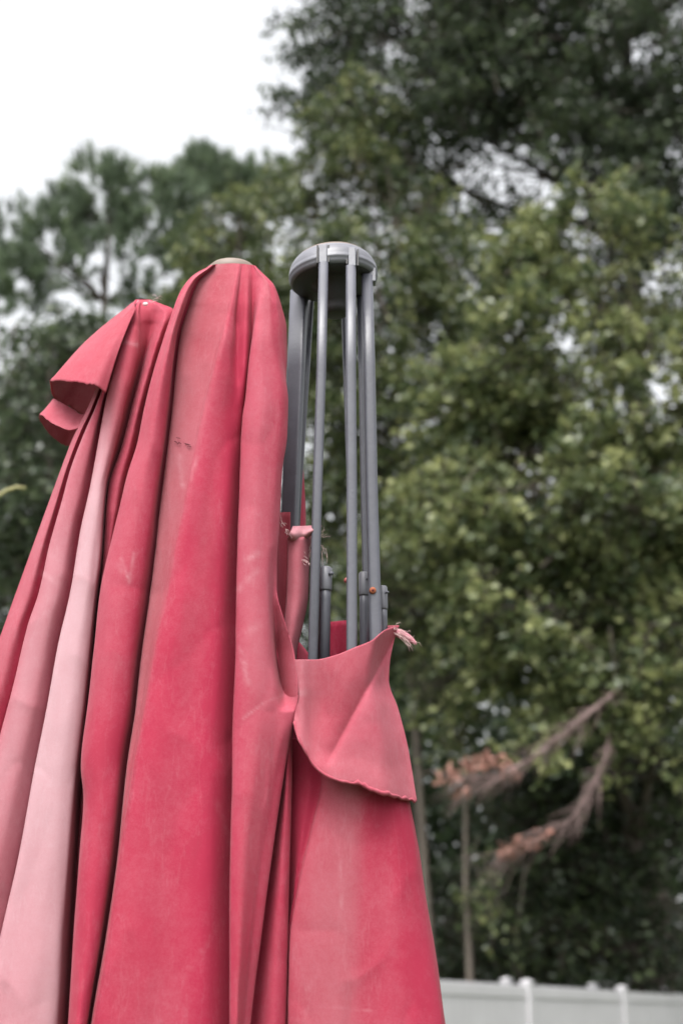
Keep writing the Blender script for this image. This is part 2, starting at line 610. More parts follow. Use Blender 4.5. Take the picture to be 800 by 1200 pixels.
def tree(name, label, cat, base, top, r0, lobes, n_clump, per, size, mat, bark=None, group=None, up=0.6,
         clump_r=0.28, seed=0, pine=False, limbs=True, tone=0.0, shell=0.5, min_z=0.3, void=-.1, vf=.6):
    """lobes: (px, py, Y, rx_px, ry_px[, weight]) crown masses; converted to places and real sizes in the world"""
    r = np.random.default_rng(seed + 50)
    random.seed(seed + 3)
    bark = bark or M_BARKD
    base = Vector(base)
    top = Vector(top)
    root = thing(name, label, cat, (base.x, base.y, base.z), group)
    L = []
    for lb in lobes:
        px, py, Y, rx, ry = lb[:5]
        wgt = lb[5] if len(lb) > 5 else 1.0
        c = P(px, py, Y)
        dep = Y / (CT - ST * (600 - py) / F)
        L.append((np.array(c), rx / F * dep, ry / F * dep * 1.05, wgt))
    # trunk and limbs in one tapered body
    bm = bmesh.new()
    tp = bent(base - Vector((0, 0, 0.3)), top, 12, 0.012)
    add_arrays(bm, *tube_arrays(tp, [r0 * (1.25 if i == 0 else 1) * (1 - 0.82 * (i / 11) ** 1.1) for i in range(12)], 9))
    if limbs:
        for c, rx, rz, wg in L:
            cv = Vector(c)
            # leave the trunk a little below the lobe
            best = min(tp, key=lambda q: abs(q.z - (cv.z - 0.5 * (Vector((cv.x - q.x, cv.y - q.y, 0)).length))))
            end = cv + Vector((0, 0, rz * 0.2))
            k = tp.index(best)
            rr = max(0.02, r0 * (1 - 0.82 * (k / 11) ** 1.1) * 0.55)
            lp = bent(best, end, 7, 0.08)
            add_arrays(bm, *tube_arrays(lp, [rr * (1 - 0.8 * i / 6) for i in range(7)], 6))
            for _ in range(5):
                s = lp[random.randint(2, 6)]
                e = cv + Vector((random.gauss(0, .55) * rx, random.gauss(0, .5) * rx, random.gauss(0, .55) * rz))
                sp = bent(s, e, 5, 0.1)
                add_arrays(bm, *tube_arrays(sp, [max(.006, rr * .35 * (1 - 0.85 * i / 4)) for i in range(5)], 5))
    from_bm('trunk', bm, bark, root)
    # clumps
    ws = np.array([wg * rx * rz for _, rx, rz, wg in L])
    ws = ws / ws.sum()
    cen, drs, tb = [], [], []
    for (c, rx, rz, wg), f in zip(L, ws):
        n = max(3, int(n_clump * f))
        d = r.normal(size=(n, 3))
        d /= np.linalg.norm(d, axis=1, keepdims=True)
        rad = r.uniform(0, 1, n) ** (1 / (3 + 3 * shell))
        wob = 1 + 0.35 * vnoise(d * 2.2 + c[None, :] * .3, seed, 2)
        q = d * (rad * wob)[:, None] * np.array([rx, min(rx, 2.6), rz]) + c
        cen.append(q)
        drs.append(d)
        tb.append(np.clip((q[:, 2] - c[2]) / rz, -1, 1) * 0.0)
    cen = np.concatenate(cen)
    drs = np.concatenate(drs)
    keep = (vnoise(cen * vf, seed + 9, 2) > void) & (cen[:, 2] > min_z)
    cen, drs = cen[keep], drs[keep]
    if pine:
        drs = drs * 0.6 + np.array([0, 0, 0.7])
        drs /= np.linalg.norm(drs, axis=1, keepdims=True)
        needle_mesh('crown', cen, drs, size, mat, root, per, seed)
    else:
        nC = len(cen)
        ctone = r.normal(tone, 0.2, nC)
        sd_ = drs * 0.8 + r.normal(size=(nC, 3)) * 0.45 + np.array([0, 0, -0.12])
        sd_ /= np.linalg.norm(sd_, axis=1, keepdims=True)
        ln_ = clump_r * r.uniform(1.6, 3.6, (nC, 1))
        m = nC * per
        t_ = r.uniform(0, 1, (m, 1)) ** .8
        D = np.repeat(sd_, per, 0)
        LL = np.repeat(ln_, per, 0)
        pts = (np.repeat(cen, per, 0) + D * LL * (t_ - .35) - np.array([0, 0, 1]) * LL * .35 * t_ ** 2
               + r.normal(size=(m, 3)) * clump_r * np.array([.45, .45, .3]))
        leaf_mesh('crown', pts, size, mat, root, up, 0.66, np.repeat(ctone, per), seed)
        # the twigs that carry the sprays
        q = np.linspace(-.6, .9, 5)
        ctr = cen[:, None, :] + sd_[:, None, :] * ln_[:, None, :] * (q[None, :, None] - .35) - np.array([0, 0, 1]) * ln_[:, None, :] * .35 * (np.clip(q, 0, 1) ** 2)[None, :, None]
        rad_ = np.array([.014, .012, .009, .006, .003])
        a_ = np.cross(sd_, np.array([.2, .1, 1.0]))
        a_ /= np.linalg.norm(a_, axis=1, keepdims=True) + 1e-9
        b_ = np.cross(sd_, a_)
        ring = [a_ * math.cos(h) + b_ * math.sin(h) for h in (0, 2.094, 4.189)]
        TV = np.stack([ctr + rg[:, None, :] * rad_[None, :, None] for rg in ring], 2)     # clump, step, ring, xyz
        base_i = (np.arange(nC) * 15)[:, None, None]
        st_i = (np.arange(4) * 3)[None, :, None]
        rj = np.arange(3)[None, None, :]
        rk = (rj + 1) % 3
        TF = np.stack([base_i + st_i + rj, base_i + st_i + rk, base_i + st_i + 3 + rk, base_i + st_i + 3 + rj], -1).reshape(-1, 4)
        mesh_np('twigs', TV.reshape(-1, 3), TF, bark, root, True)['kind'] = 'stuff'
    return root


def gp(px, Y):
    """ground point under pixel column px at distance Y"""
    return (P(px, 1150, Y).x, Y, 0.0)


# the big light-leaved tree on the right
tree('sweetgum_tree', 'large light green broadleaf tree filling the right side above the white fence', 'tree',
     gp(745, 20.5), P(715, 430, 19.5), 0.2,
     [(690, 330, 18.6, 130, 95), (640, 420, 18.2, 110, 90), (560, 470, 18.8, 90, 80), (730, 470, 18.0, 110, 90),
      (590, 590, 18.0, 110, 80), (700, 600, 17.6, 130, 90), (520, 610, 18.8, 70, 60), (780, 640, 18.4, 90, 110),
      (640, 710, 17.6, 110, 75), (745, 760, 17.4, 110, 80), (560, 700, 18.8, 70, 60, .7), (700, 850, 17.6, 90, 60),
      (780, 860, 18, 80, 80), (610, 800, 18.4, 60, 45, .6), (640, 320, 18.6, 60, 60)],
     2700, 26, 0.135, LEAF_SWEET, seed=1, clump_r=0.22, void=-.14, vf=.8, tone=.07)
# tall dark oak whose crown hangs from the top right
tree('oak_tree', 'tall dark oak whose crown fills the top right corner of the view', 'tree',
     gp(760, 25), P(720, -150, 25), 0.32,
     [(700, 60, 23.5, 150, 110), (600, 20, 23.5, 110, 90), (760, 180, 23, 110, 100), (600, 170, 23.5, 110, 80),
      (500, 100, 24, 100, 90, .8), (680, 250, 23.5, 120, 80), (420, 40, 24.5, 75, 60, .5), (520, -20, 24.5, 120, 60),
      (780, 60, 22.5, 100, 100), (372, 15, 25, 52, 45, .5), (430, 180, 24.5, 80, 55, .8), (350, 150, 25, 48, 40, .6), (370, 70, 25, 50, 50, .45), (440, 110, 24.5, 70, 60, .8),
      (540, 230, 24, 90, 60, .8), (680, -60, 24, 150, 70), (640, 195, 25.5, 100, 50, .8), (590, 110, 25.5, 90, 60, .7)],
     2700, 32, 0.135, LEAF_OAK, seed=2, clump_r=0.27, void=-.17, vf=.6)
# mid tree behind the hub
tree('maple_tree', 'slender green broadleaf tree right behind the bare umbrella hub', 'tree',
     gp(492, 22), P(470, 420, 22), 0.12,
     [(430, 330, 22, 90, 80), (490, 400, 22, 80, 80), (400, 440, 22.5, 80, 80), (460, 510, 22, 80, 70), (370, 290, 23, 80, 70, .7),
      (470, 260, 22.5, 80, 60, .7), (430, 600, 22.5, 80, 70), (480, 680, 22.5, 70, 60), (520, 330, 22, 70, 70), (350, 400, 23, 70, 80), (400, 225, 23, 75, 55), (340, 235, 23.5, 50, 45, .7), (420, 150, 23.5, 70, 50, .6)],
     1900, 24, 0.135, LEAF_SWEET, M_BARKD, seed=3, clump_r=0.22, tone=-0.08, void=-.12, vf=.8)
# pines on the left
tree('pine_tree', 'broad pine with needle tufts against the white sky at upper left', 'tree',
     gp(120, 30), P(130, 195, 30), 0.24,
     [(130, 230, 30, 65, 38), (70, 290, 30, 60, 40), (180, 275, 30, 55, 45), (120, 320, 30, 70, 35, .7), (30, 330, 29.5, 50, 35),
      (10, 390, 29.5, 60, 30, .4), (180, 345, 30, 45, 35, .5), (20, 300, 30, 30, 35, .6), (62, 245, 30, 40, 28, .8), (186, 232, 30, 45, 30, .8), (15, 275, 30, 40, 24, .7)],
     1250, 26, 0.34, LEAF_PINE, seed=4, pine=True, void=-.08, vf=1.3)
tree('pine_tree', 'thin pine with a narrow top standing between the broad pine and the taller trees', 'tree',
     gp(235, 32), P(232, 175, 32), 0.16,
     [(232, 195, 32, 22, 22), (222, 235, 32, 38, 22, .7), (262, 225, 32, 28, 22, .6), (250, 275, 32, 50, 35, .8), (215, 290, 32, 40, 30, .6), (252, 205, 32, 34, 22, .8), (290, 225, 32, 42, 28, .9), (322, 215, 32, 34, 26, .6), (205, 225, 32, 30, 24, .7), (312, 262, 32, 40, 30, .7)],
     820, 26, 0.30, LEAF_PINE, seed=5, pine=True, void=-.15, vf=1.3)
tree('broadleaf_tree', 'yellowish green tree rising behind the two red cloth humps', 'tree',
     gp(280, 27), P(280, 230, 27), 0.15,
     [(290, 275, 27, 60, 45), (250, 320, 27, 65, 55), (320, 330, 27, 60, 60), (215, 360, 27, 50, 40, .8), (290, 400, 27, 90, 60), (330, 240, 27.5, 40, 40, .5)],
     800, 20, 0.17, LEAF_SWEET, seed=6, clump_r=0.3, tone=-0.05)
tree('broadleaf_tree', 'dark bushy tree at the left edge below the pines', 'tree',
     gp(40, 22), P(60, 400, 22), 0.16,
     [(60, 450, 22, 80, 55), (20, 520, 21.5, 80, 60), (110, 430, 22.5, 70, 50), (60, 600, 21.5, 90, 70), (10, 680, 21.5, 80, 80),
      (130, 520, 23, 70, 70), (-20, 440, 22, 50, 50), (90, 415, 23, 60, 35, .8)],
     1150, 20, 0.16, LEAF_OAK, seed=7, clump_r=0.28, tone=0.12)
tree('broadleaf_tree', 'dim green tree standing far back behind the bare ribs', 'tree',
     gp(370, 29), P(370, 420, 29), 0.2,
     [(370, 520, 29, 90, 80), (330, 620, 29, 90, 90), (420, 620, 29, 80, 90), (370, 720, 29, 110, 80), (460, 720, 29, 80, 70), (450, 345, 29, 55, 55, .7), (340, 430, 29, 60, 60, .7)],
     900, 20, 0.2, LEAF_FAR, seed=14, clump_r=0.34, tone=.1)
tree('broadleaf_tree', 'dim green tree far back at the left edge beside the red cloth', 'tree',
     gp(20, 30), P(30, 440, 30), 0.2,
     [(30, 500, 30, 90, 60), (90, 560, 30, 80, 70), (0, 600, 30, 90, 90), (60, 690, 30, 100, 80)],
     800, 20, 0.2, LEAF_FAR, seed=15, clump_r=0.34, tone=.1)
# lower right understory and saplings
tree('understory_tree', 'low dark leafy tree behind the fence at the lower right', 'tree',
     gp(740, 21), P(740, 850, 21), 0.10,
     [(760, 960, 20.5, 80, 60), (700, 1020, 20.5, 80, 60), (770, 1070, 20, 80, 60), (640, 960, 21, 60, 50, .7), (640, 1040, 20.5, 60, 50, .8),
      (700, 1110, 20, 90, 45), (600, 900, 21, 50, 40, .5), (740, 900, 20.5, 70, 50)],
     1000, 16, 0.12, LEAF_SHRUB, seed=8, clump_r=0.24)
tree('sapling', 'thin pale trunked sapling with few leaves between umbrella and dead branches', 'sapling',
     gp(551, 19.5), P(540, 790, 19.5), 0.075,
     [(545, 850, 19.5, 40, 40), (520, 800, 19.6, 45, 40), (560, 1010, 19.6, 25, 20, .4), (590, 1050, 19.4, 40, 28, .7)],
     130, 14, 0.12, LEAF_SWEET, M_BARK, seed=9, limbs=False, clump_r=0.2)
tree('sapling', 'brown trunked young tree rising left of the nearer fence post', 'sapling',
     gp(607, 22.5), P(600, 900, 22.5), 0.13,
     [(600, 930, 22.5, 45, 35), (575, 960, 22.5, 40, 30), (630, 985, 22.5, 45, 35)],
     140, 14, 0.12, LEAF_SHRUB, M_BARKD, seed=10, clump_r=0.22)
tree('young_tree', 'grey trunked tree leaning beside the right edge of the red cloth', 'tree',
     gp(508, 20.5), P(470, 690, 20.5), 0.09,
     [(470, 720, 20.7, 60, 50), (500, 770, 20.7, 55, 45), (440, 680, 20.9, 60, 50)],
     260, 16, 0.125, LEAF_SWEET, M_BARK, seed=12, limbs=False, clump_r=0.24, tone=-0.1)
for i, (px, py, Y, rx, ry, lab) in enumerate([
        (540, 1090, 23, 60, 70, 'dark shrub in the shade just right of the red cloth edge'),
        (620, 1110, 24, 60, 55, 'dark shrub behind the fence between the two pale trunks'),
        (790, 1130, 22, 70, 45, 'bright green shrub touching the fence top at the right edge')]):
    c = P(px, py, Y)
    tree('shrub', lab, 'shrub', (c.x, c.y, 0), (c.x, c.y, c.z), 0.05,
         [(px, py, Y, rx, ry), (px, py + 60, Y, rx, ry * .8)], 260, 16, 0.11, LEAF_SHRUB, seed=20 + i, clump_r=0.22)

# far woods: one mass of foliage closing the view between the trees
r = np.random.default_rng(77)
n = 42000
fx = r.uniform(-42, 46, n)
fy = r.uniform(34, 44, n)
toph = 9.5 + 4.5 * vnoise(np.stack([fx * .22, np.zeros(n), np.zeros(n)], 1), 5, 3) + np.clip((fx + 2) * .55, 0, 9) + np.clip((-fx - 12) * .6, 0, 8)
fz = r.uniform(0, 1, n) * toph
cent = np.stack([fx, fy, fz], 1)
cent = cent[vnoise(cent * .5, 31, 2) > np.where(cent[:, 2] < 8, -.8, -.35)]
tn = vnoise(cent * .35, 33, 2) * .25
pts = np.repeat(cent, 5, 0) + r.normal(size=(len(cent) * 5, 3)) * .3
fw = leaf_mesh('far_woods', pts, 0.34, LEAF_FAR, None, 0.5, 0.7, np.repeat(tn, 5), 99)
fw['kind'] = 'stuff'

# dead branches with curled orange leaves
def dead_branch(label, pix, rad, clusters, seed):
    random.seed(seed)
    b0 = P(*pix[0])
    root = thing('dead_branch', label, 'branch', (b0.x, b0.y, b0.z), 'dead branches in the light green tree')
    pts = [P(*q) for q in pix]
    tube('limb', pts, [rad * (1 - .6 * i / (len(pts) - 1)) for i in range(len(pts))], M_DEADBARK, root, 7)
    V, Fc = [], []
    bm = bmesh.new()
    for k in range(90):
        i = random.randint(1, len(pts) - 2)
        q = pts[i].lerp(pts[i + 1], random.random())
        d = (pts[i + 1] - pts[i]).normalized()
        e = q + d * random.uniform(.2, .6) + Vector((random.gauss(0, .1), random.gauss(0, .12), random.gauss(-.1, .13)))
        add_arrays(bm, *tube_arrays(bent(q, e, 4, .12), [.007, .005, .004, .002], 4))
    from_bm('twigs', bm, M_DEADBARK, root)['kind'] = 'stuff'
    cs = []
    for (px, py, Y, rp, n) in clusters:
        c = np.array(P(px, py, Y))
        cs.append(c + np.random.default_rng(seed).normal(size=(n, 3)) * rp / F * Y * .45)
    leaf_mesh('dead_leaves', np.concatenate(cs), 0.105, M_DEAD, root, 0.1, 0.6, None, seed, .6)


dead_branch('dead branch with orange brown leaves reaching left above the other dead branch',
            [(790, 765, 18.4), (735, 800, 17.2), (705, 823, 16.2), (660, 860, 15.9), (620, 890, 15.8), (582, 908, 15.8), (530, 912, 15.8)], 0.034,
            [(530, 910, 15.8, 15, 24), (549, 899, 15.8, 13, 18), (573, 893, 15.8, 15, 26), (590, 908, 15.8, 12, 10), (537, 930, 15.8, 9, 5)], 3)
dead_branch('lower drooping dead branch with one orange leaf cluster at its tip',
            [(740, 790, 18.2), (718, 850, 17.2), (708, 890, 16.5), (690, 930, 16.1), (668, 960, 16.0), (640, 977, 16.0), (600, 996, 16.0)], 0.022,
            [(590, 998, 16.0, 12, 20), (606, 992, 16.0, 12, 18), (630, 983, 16.0, 12, 12)], 4)

# dry straw-coloured stem that bends into view at the left edge
sb = P(-260, 1150, 4.2)
st = thing('dry_stem', 'straw yellow dry stem tip curving in at the left edge below the torn flap', 'stem', (sb.x, sb.y, 0))
tube('stem', [(sb.x, sb.y, 0), (sb.x - .02, sb.y, .9), (sb.x + .04, sb.y, 1.7), P(-110, 640, 4.2), P(-40, 606, 4.2), P(-8, 586, 4.2), P(8, 575, 4.2), P(20, 571, 4.2), P(30, 572, 4.2)],
     [.016, .013, .011, .009, .008, .007, .006, .006, .005], M_STEM, st, 7)

# ------------------------------------------------------------------ the umbrella
YH = 1.66
hubc = P(391, 331, YH)
UMB = thing('patio_umbrella', 'closed red cantilever patio umbrella with torn faded canopy and bare grey hub', 'umbrella',
            (P(272, 1200, 1.63).x, 1.63, 0))


def catmull_rows(Xk, samples):
    """Xk: (rows, knots, ch) -> (rows, (knots-1)*samples+1, ch), centripetal-ish cubic through the knots along axis 1 (closed)"""
    rows, K, C = Xk.shape
    prev = np.roll(Xk, 1, 1)
    nxt = np.roll(Xk, -1, 1)
    nn = np.roll(Xk, -2, 1)
    d0 = np.linalg.norm((Xk - prev)[..., :2], axis=-1, keepdims=True) ** .5 + 1e-6
    d1 = np.linalg.norm((nxt - Xk)[..., :2], axis=-1, keepdims=True) ** .5 + 1e-6
    d2 = np.linalg.norm((nn - nxt)[..., :2], axis=-1, keepdims=True) ** .5 + 1e-6
    m1 = (nxt - Xk) + d1 * ((Xk - prev) / d0 - (nxt - prev) / (d0 + d1))
    m2 = (nxt - Xk) + d1 * ((nn - nxt) / d2 - (nn - Xk) / (d1 + d2))
    out = []
    for s in range(samples):
        t = s / samples
        h = (2 * t ** 3 - 3 * t ** 2 + 1, t ** 3 - 2 * t ** 2 + t, -2 * t ** 3 + 3 * t ** 2, t ** 3 - t ** 2)
        out.append(h[0] * Xk + h[1] * m1 + h[2] * nxt + h[3] * m2)
    o = np.stack(out, 2)            # rows, K, samples, C
    return o.reshape(rows, K * samples, C)


PXCM = 9.6      # pixels per centimetre on the cloth, so that both axes weigh alike in the spline


FRONT = {}


def on_cloth(seed, px, py, lift=.0008):
    """point of a canopy panel's front side under a photograph pixel, lifted a little"""
    fx_, fy_, v = FRONT[seed]
    near = np.argsort(np.hypot(fx_ - px, fy_ - py))[:10]
    y = v[near, 1].min() - lift
    return P(px, py, y)


def sheet(name, knots, rows, Y0, gdepth, base, samples, scuffs=(), wr=0.0016, seed=0, label=None, cap_top=False, arch=0):
    """knots: list of dict(x=[(y, x)...], r=number or [(y, r)...], fade=..., dull=...); closed contour front + back"""
    rows = np.asarray(rows, float)
    g = np.interp(rows, *zip(*gdepth))
    arr = []

    def ev(v):
        if isinstance(v, (int, float)):
            return np.full_like(rows, v)
        return np.interp(rows, *zip(*v))
    for k in knots:
        yy, xx = zip(*k['x'])
        x = pchip(yy, xx, rows)
        rel = ev(k.get('r', 0))
        dcm = g * (base + rel) if not k.get('back') else g * rel
        arr.append(np.stack([x / PXCM, dcm, ev(k.get('fade', 0)), ev(k.get('dull', 0))], -1))
    X = catmull_rows(np.stack(arr, 1), samples)
    nr, ncol, _ = X.shape
    px = X[..., 0] * PXCM
    dep = X[..., 1] / 100.0
    py = np.repeat(rows[:, None], ncol, 1)
    if arch:        # the top edge rises over the mast cap
        py = py - arch * np.clip(1 - ((px - 272) / 30) ** 2, 0, 1) * np.clip((345 - py) / 33, 0, 1)
    pts = Pn(px, py, Y0 - dep)
    # small wrinkles: mostly running down the cloth, a few across
    flat = pts.reshape(-1, 3)
    wv = (vnoise(flat * np.array([34, 34, 7]), seed, 3) * wr + vnoise(flat * np.array([14, 14, 9]), seed + 4, 2) * wr * .7)
    rn = vnoise(flat * np.array([15, 15, 5]) + flat[:, [2, 2, 0]] * 2.0, seed + 11, 2)
    wv = wv + .0016 * (1 - np.abs(rn)) ** 8 - .0012 * (1 - np.abs(vnoise(flat * np.array([11, 11, 6]), seed + 14, 2))) ** 10
    gm = np.repeat(g[:, None], ncol, 1).reshape(-1)
    flat = flat.copy()
    flat[:, 1] -= wv * gm
    flat[:, 0] += wv * gm * .4
    scuff = np.zeros(len(flat))
    fpx, fpy = px.reshape(-1), py.reshape(-1)
    front = (X[..., 1].reshape(-1) > -1.5)
    for (x0, y0, x1, y1, wd, st_) in scuffs:
        ax, ay = x1 - x0, y1 - y0
        t = np.clip(((fpx - x0) * ax + (fpy - y0) * ay) / (ax * ax + ay * ay), 0, 1)
        dd_ = np.hypot(fpx - x0 - t * ax, fpy - y0 - t * ay)
        ed = np.exp(-(dd_ / wd) ** 2) * st_ * front
        ed *= 0.65 + 0.7 * vnoise(np.stack([fpx * .25, fpy * .25, fpx * 0], 1), 3, 2)
        scuff = np.maximum(scuff, np.clip(ed, 0, 1))
    I = np.arange(nr * ncol).reshape(nr, ncol)
    J = np.roll(I, -1, 1)
    Fc = np.stack([I[:-1], I[1:], J[1:], J[:-1]], -1).reshape(-1, 4)
    V = flat
    at = {'fade': X[..., 2].reshape(-1), 'dull': X[..., 3].reshape(-1), 'scuff': scuff}
    if cap_top:
        V = np.concatenate([V, V[:ncol].mean(0, keepdims=True) + np.array([[0, 0, 0.002]])])
        c = len(V) - 1
        at = {k2: np.concatenate([v, v[:1]]) for k2, v in at.items()}
        Fc = np.concatenate([Fc, np.stack([I[0], J[0], np.full(ncol, c), np.full(ncol, c)], -1)])
        tri = Fc[-ncol:, :3]
        quad = Fc[:-ncol]
        Fc = np.concatenate([np.concatenate([quad[:, [0, 1, 2]], quad[:, [0, 2, 3]]]), tri])
    o = mesh_np(name, V, Fc, M_CLOTH, UMB, True, at)
    if label:
        o['label'] = label
    FRONT[seed] = (fpx, fpy, flat)
    return o


def off(kx, d):
    return [(y, x + d) for y, x in kx]


def mixk(a, b, t):
    ys = sorted({y for y, _ in a} | {y for y, _ in b})
    xa = pchip(*zip(*a), ys)
    xb = pchip(*zip(*b), ys)
    return [(y, xa[i] * (1 - t) + xb[i] * t) for i, y in enumerate(ys)]


ROWS_END = list(range(1232, 1960, 26))

# ---- centre canopy (hangs over the mast head)
L0 = [(312, 246), (319, 232), (327, 222), (345, 210), (361, 204), (400, 191), (440, 179), (480, 169), (520, 161), (557, 149), (600, 139), (640, 129),
      (690, 118), (762, 110), (820, 104), (900, 95), (935, 98), (1000, 93), (1090, 87), (1200, 80), (1950, 20)]
VA = [(312, 254), (330, 232), (360, 220), (390, 211), (490, 200), (595, 187), (690, 176), (762, 166), (840, 157), (900, 148), (1005, 137), (1095, 124), (1200, 106), (1950, 10)]
RB = [(312, 280), (355, 270), (415, 255), (490, 237), (545, 226), (595, 216), (640, 207), (690, 199), (740, 188), (840, 171), (900, 160), (1000, 144), (1100, 130), (1200, 113), (1950, 20)]
VS = [(312, 284), (380, 278), (440, 278), (490, 273), (590, 265), (690, 258), (900, 248), (1200, 240), (1950, 220)]
VE = [(312, 288), (380, 285), (440, 283), (490, 280), (590, 276), (690, 273), (765, 272), (840, 269), (900, 268), (1050, 265), (1200, 265), (1950, 262)]
VC = [(312, 291), (380, 290), (440, 287), (490, 284), (590, 280), (690, 278), (765, 277), (840, 274), (900, 273), (1050, 270), (1200, 270), (1950, 268)]
PL = [(312, 297), (320, 303), (327, 308), (370, 300), (420, 292), (470, 287), (490, 284), (590, 280), (690, 277), (765, 276), (840, 273), (900, 272), (1050, 269), (1200, 269), (1950, 266)]
PR = [(312, 299), (321, 309), (335, 320), (362, 326), (387, 328), (427, 332), (470, 338), (510, 337), (552, 331), (610, 328), (665, 325), (690, 325), (732, 335), (767, 345),
      (815, 349), (835, 346), (845, 344), (885, 336), (904, 333), (1000, 319), (1100, 306), (1200, 294), (1950, 230)]
UF = [(312, 298), (335, 316), (400, 322), (470, 332), (552, 325), (640, 320), (690, 321), (740, 324), (780, 328), (815, 334), (840, 336), (885, 328), (1000, 308), (1200, 286), (1950, 225)]
PB = [(312, 299.5), (335, 322), (362, 331), (387, 336), (420, 336), (450, 332), (500, 328), (690, 312), (767, 322), (845, 330), (900, 322), (1000, 308), (1200, 284), (1950, 225)]
PF0 = [(312, 299), (335, 318), (400, 326), (500, 318), (690, 308), (767, 320), (845, 332), (900, 327), (1000, 314), (1200, 292), (1950, 235)]
PF1 = [(312, 298), (335, 316), (400, 322), (500, 316), (690, 310), (767, 325), (845, 338), (900, 336), (1012, 330), (1200, 318), (1950, 280)]
PF2 = [(312, 297), (335, 314), (400, 318), (500, 314), (690, 312), (767, 328), (845, 342), (900, 342), (1012, 339), (1200, 335), (1950, 320)]
K2 = [
    dict(x=L0, r=[(312, 0), (700, -1.5), (1200, -2)], fade=.12, dull=.2),
    dict(x=mixk(L0, VA, .12), r=[(312, 0), (700, 0.3)], fade=[(400, 0.124), (700, 0.136), (900, 0.031)], dull=.15),
    dict(x=mixk(L0, VA, .45), r=1.5, fade=[(400, 0.099), (700, 0.099), (900, 0.012), (1200, 0.000)], dull=[(330, .5), (500, .2)]),
    dict(x=mixk(L0, VA, .80), r=[(312, .2), (400, .2), (600, .9)], fade=[(400, 0.031), (1200, 0.000)], dull=[(330, .6), (480, .1)]),
    dict(x=off(VA, -2), r=[(312, 0), (360, -1.8), (430, -2.4), (650, -1.6), (900, -1.5)], dull=.3),
    dict(x=off(VA, 5), r=[(312, 0), (360, -2.2), (430, -3.2)], dull=.4),
    dict(x=off(VA, 1), r=[(312, 0), (360, -1.9), (550, -1.3), (700, -.6), (900, .5)], fade=.15, dull=.9),
    dict(x=mixk(VA, RB, .5), r=[(312, .2), (400, -.2), (700, .2), (900, 1.0)], fade=[(330, 0.031), (520, 0.155), (700, 0.124), (900, 0.062)], dull=[(330, .7), (800, .8), (1000, .3)]),
    dict(x=off(RB, -3), r=[(312, .4), (400, 1.1), (700, 1.3), (900, 1.6)], fade=[(330, 0.062), (500, 0.155), (700, 0.093), (900, 0.050)], dull=[(330, .6), (500, .5), (800, .5), (1000, .3)]),
    dict(x=RB, r=[(312, .6), (400, 1.6)], fade=[(330, 0.062), (500, 0.136), (700, 0.062), (900, 0.031)], dull=[(330, .5), (500, .3), (800, .2)]),
    dict(x=mixk(RB, VS, .2), r=[(312, .6), (400, 1.75), (700, 2.1)], fade=[(330, 0.062), (500, 0.087), (700, 0.025)], dull=[(330, .4), (500, .0), (900, .15), (1200, .3)]),
    dict(x=mixk(RB, VS, .6), r=[(312, .4), (400, 1.2), (700, 2.0)], fade=.06, dull=[(330, .5), (420, .1), (900, .1), (1200, .2)]),
    dict(x=VS, r=[(312, .2), (380, -.2), (440, -.1), (600, 1.2), (900, 1.5)], fade=.0, dull=[(330, .4), (420, 0)]),
    dict(x=mixk(VE, VC, .75), r=[(312, .2), (360, .7), (430, .4), (480, -.6), (560, -1.3), (720, -1.9)], dull=[(330, .5), (420, 0)]),
    dict(x=off(VC, 6), r=[(312, -.1), (360, -.9), (430, -1.5), (500, -2.6)], dull=.3),
    dict(x=PL, r=[(312, .2), (360, .6), (500, .7)], fade=[(330, 0.155), (600, 0.099)], dull=.1),
    dict(x=mixk(PL, UF, .12), r=[(312, .2), (400, 1.3), (500, 1.5)], fade=[(330, 0.124), (500, 0.174), (700, 0.186), (850, 0.124), (1000, 0.050)], dull=[(330, .3), (450, 0)]),
    dict(x=mixk(PL, UF, .45), r=[(312, .2), (400, 1.6), (500, 2.1)], fade=[(330, 0.124), (450, 0.186), (600, 0.186), (760, 0.211), (900, 0.093), (1100, 0.031)], dull=[(330, .4), (450, 0), (900, .3), (1200, .4)]),
    dict(x=mixk(PL, UF, .82), r=[(312, .2), (400, 1.2), (640, 1.6), (780, 1.2)], fade=[(330, 0.124), (450, 0.124), (600, 0.136), (800, 0.186), (900, 0.124), (1100, 0.031)], dull=[(330, .4), (450, .1), (900, .3)]),
    dict(x=UF, r=[(312, .1), (400, .7), (640, .9), (700, -.4), (740, -1.8), (780, -3.8), (800, -3.6), (810, -2.2), (834, 1.0), (845, .9), (900, .6)], fade=[(330, 0.062), (500, 0.062), (820, 0.186), (900, 0.062)], dull=.2),
    dict(x=PR, r=[(312, 0), (400, -.6), (690, -.6), (735, .2), (790, .9), (815, 1.1), (838, .5), (870, -.3)], fade=[(330, 0.062), (700, 0.124), (820, 0.186), (900, 0.062)], dull=.2),
    dict(x=PB, r=[(312, 0), (400, -3.2)], dull=.5),
    dict(x=PF0, r=[(312, -.1), (400, -3.6)], dull=.3),
    dict(x=PF1, r=[(312, -.1), (400, -3.6), (800, -2.4), (860, -1.2)], fade=.05, dull=.2),
    dict(x=PF2, r=[(312, -.1), (400, -4.2), (800, -3.2), (860, -2.4)], dull=.2),
    dict(x=mixk(L0, PF2, .86), r=[(312, -.6), (400, -7.5)], back=True, dull=.3),
    dict(x=mixk(L0, PF2, .7), r=[(312, -1), (400, -6.5)], back=True, dull=.3),
    dict(x=mixk(L0, PF2, .5), r=[(312, -1.1), (400, -9)], back=True, fade=.2, dull=.3),
    dict(x=mixk(L0, PF2, .3), r=[(312, -1), (400, -6.5)], back=True, dull=.3),
    dict(x=mixk(L0, PF2, .12), r=[(312, -.6), (400, -6.5)], back=True, dull=.3),
]
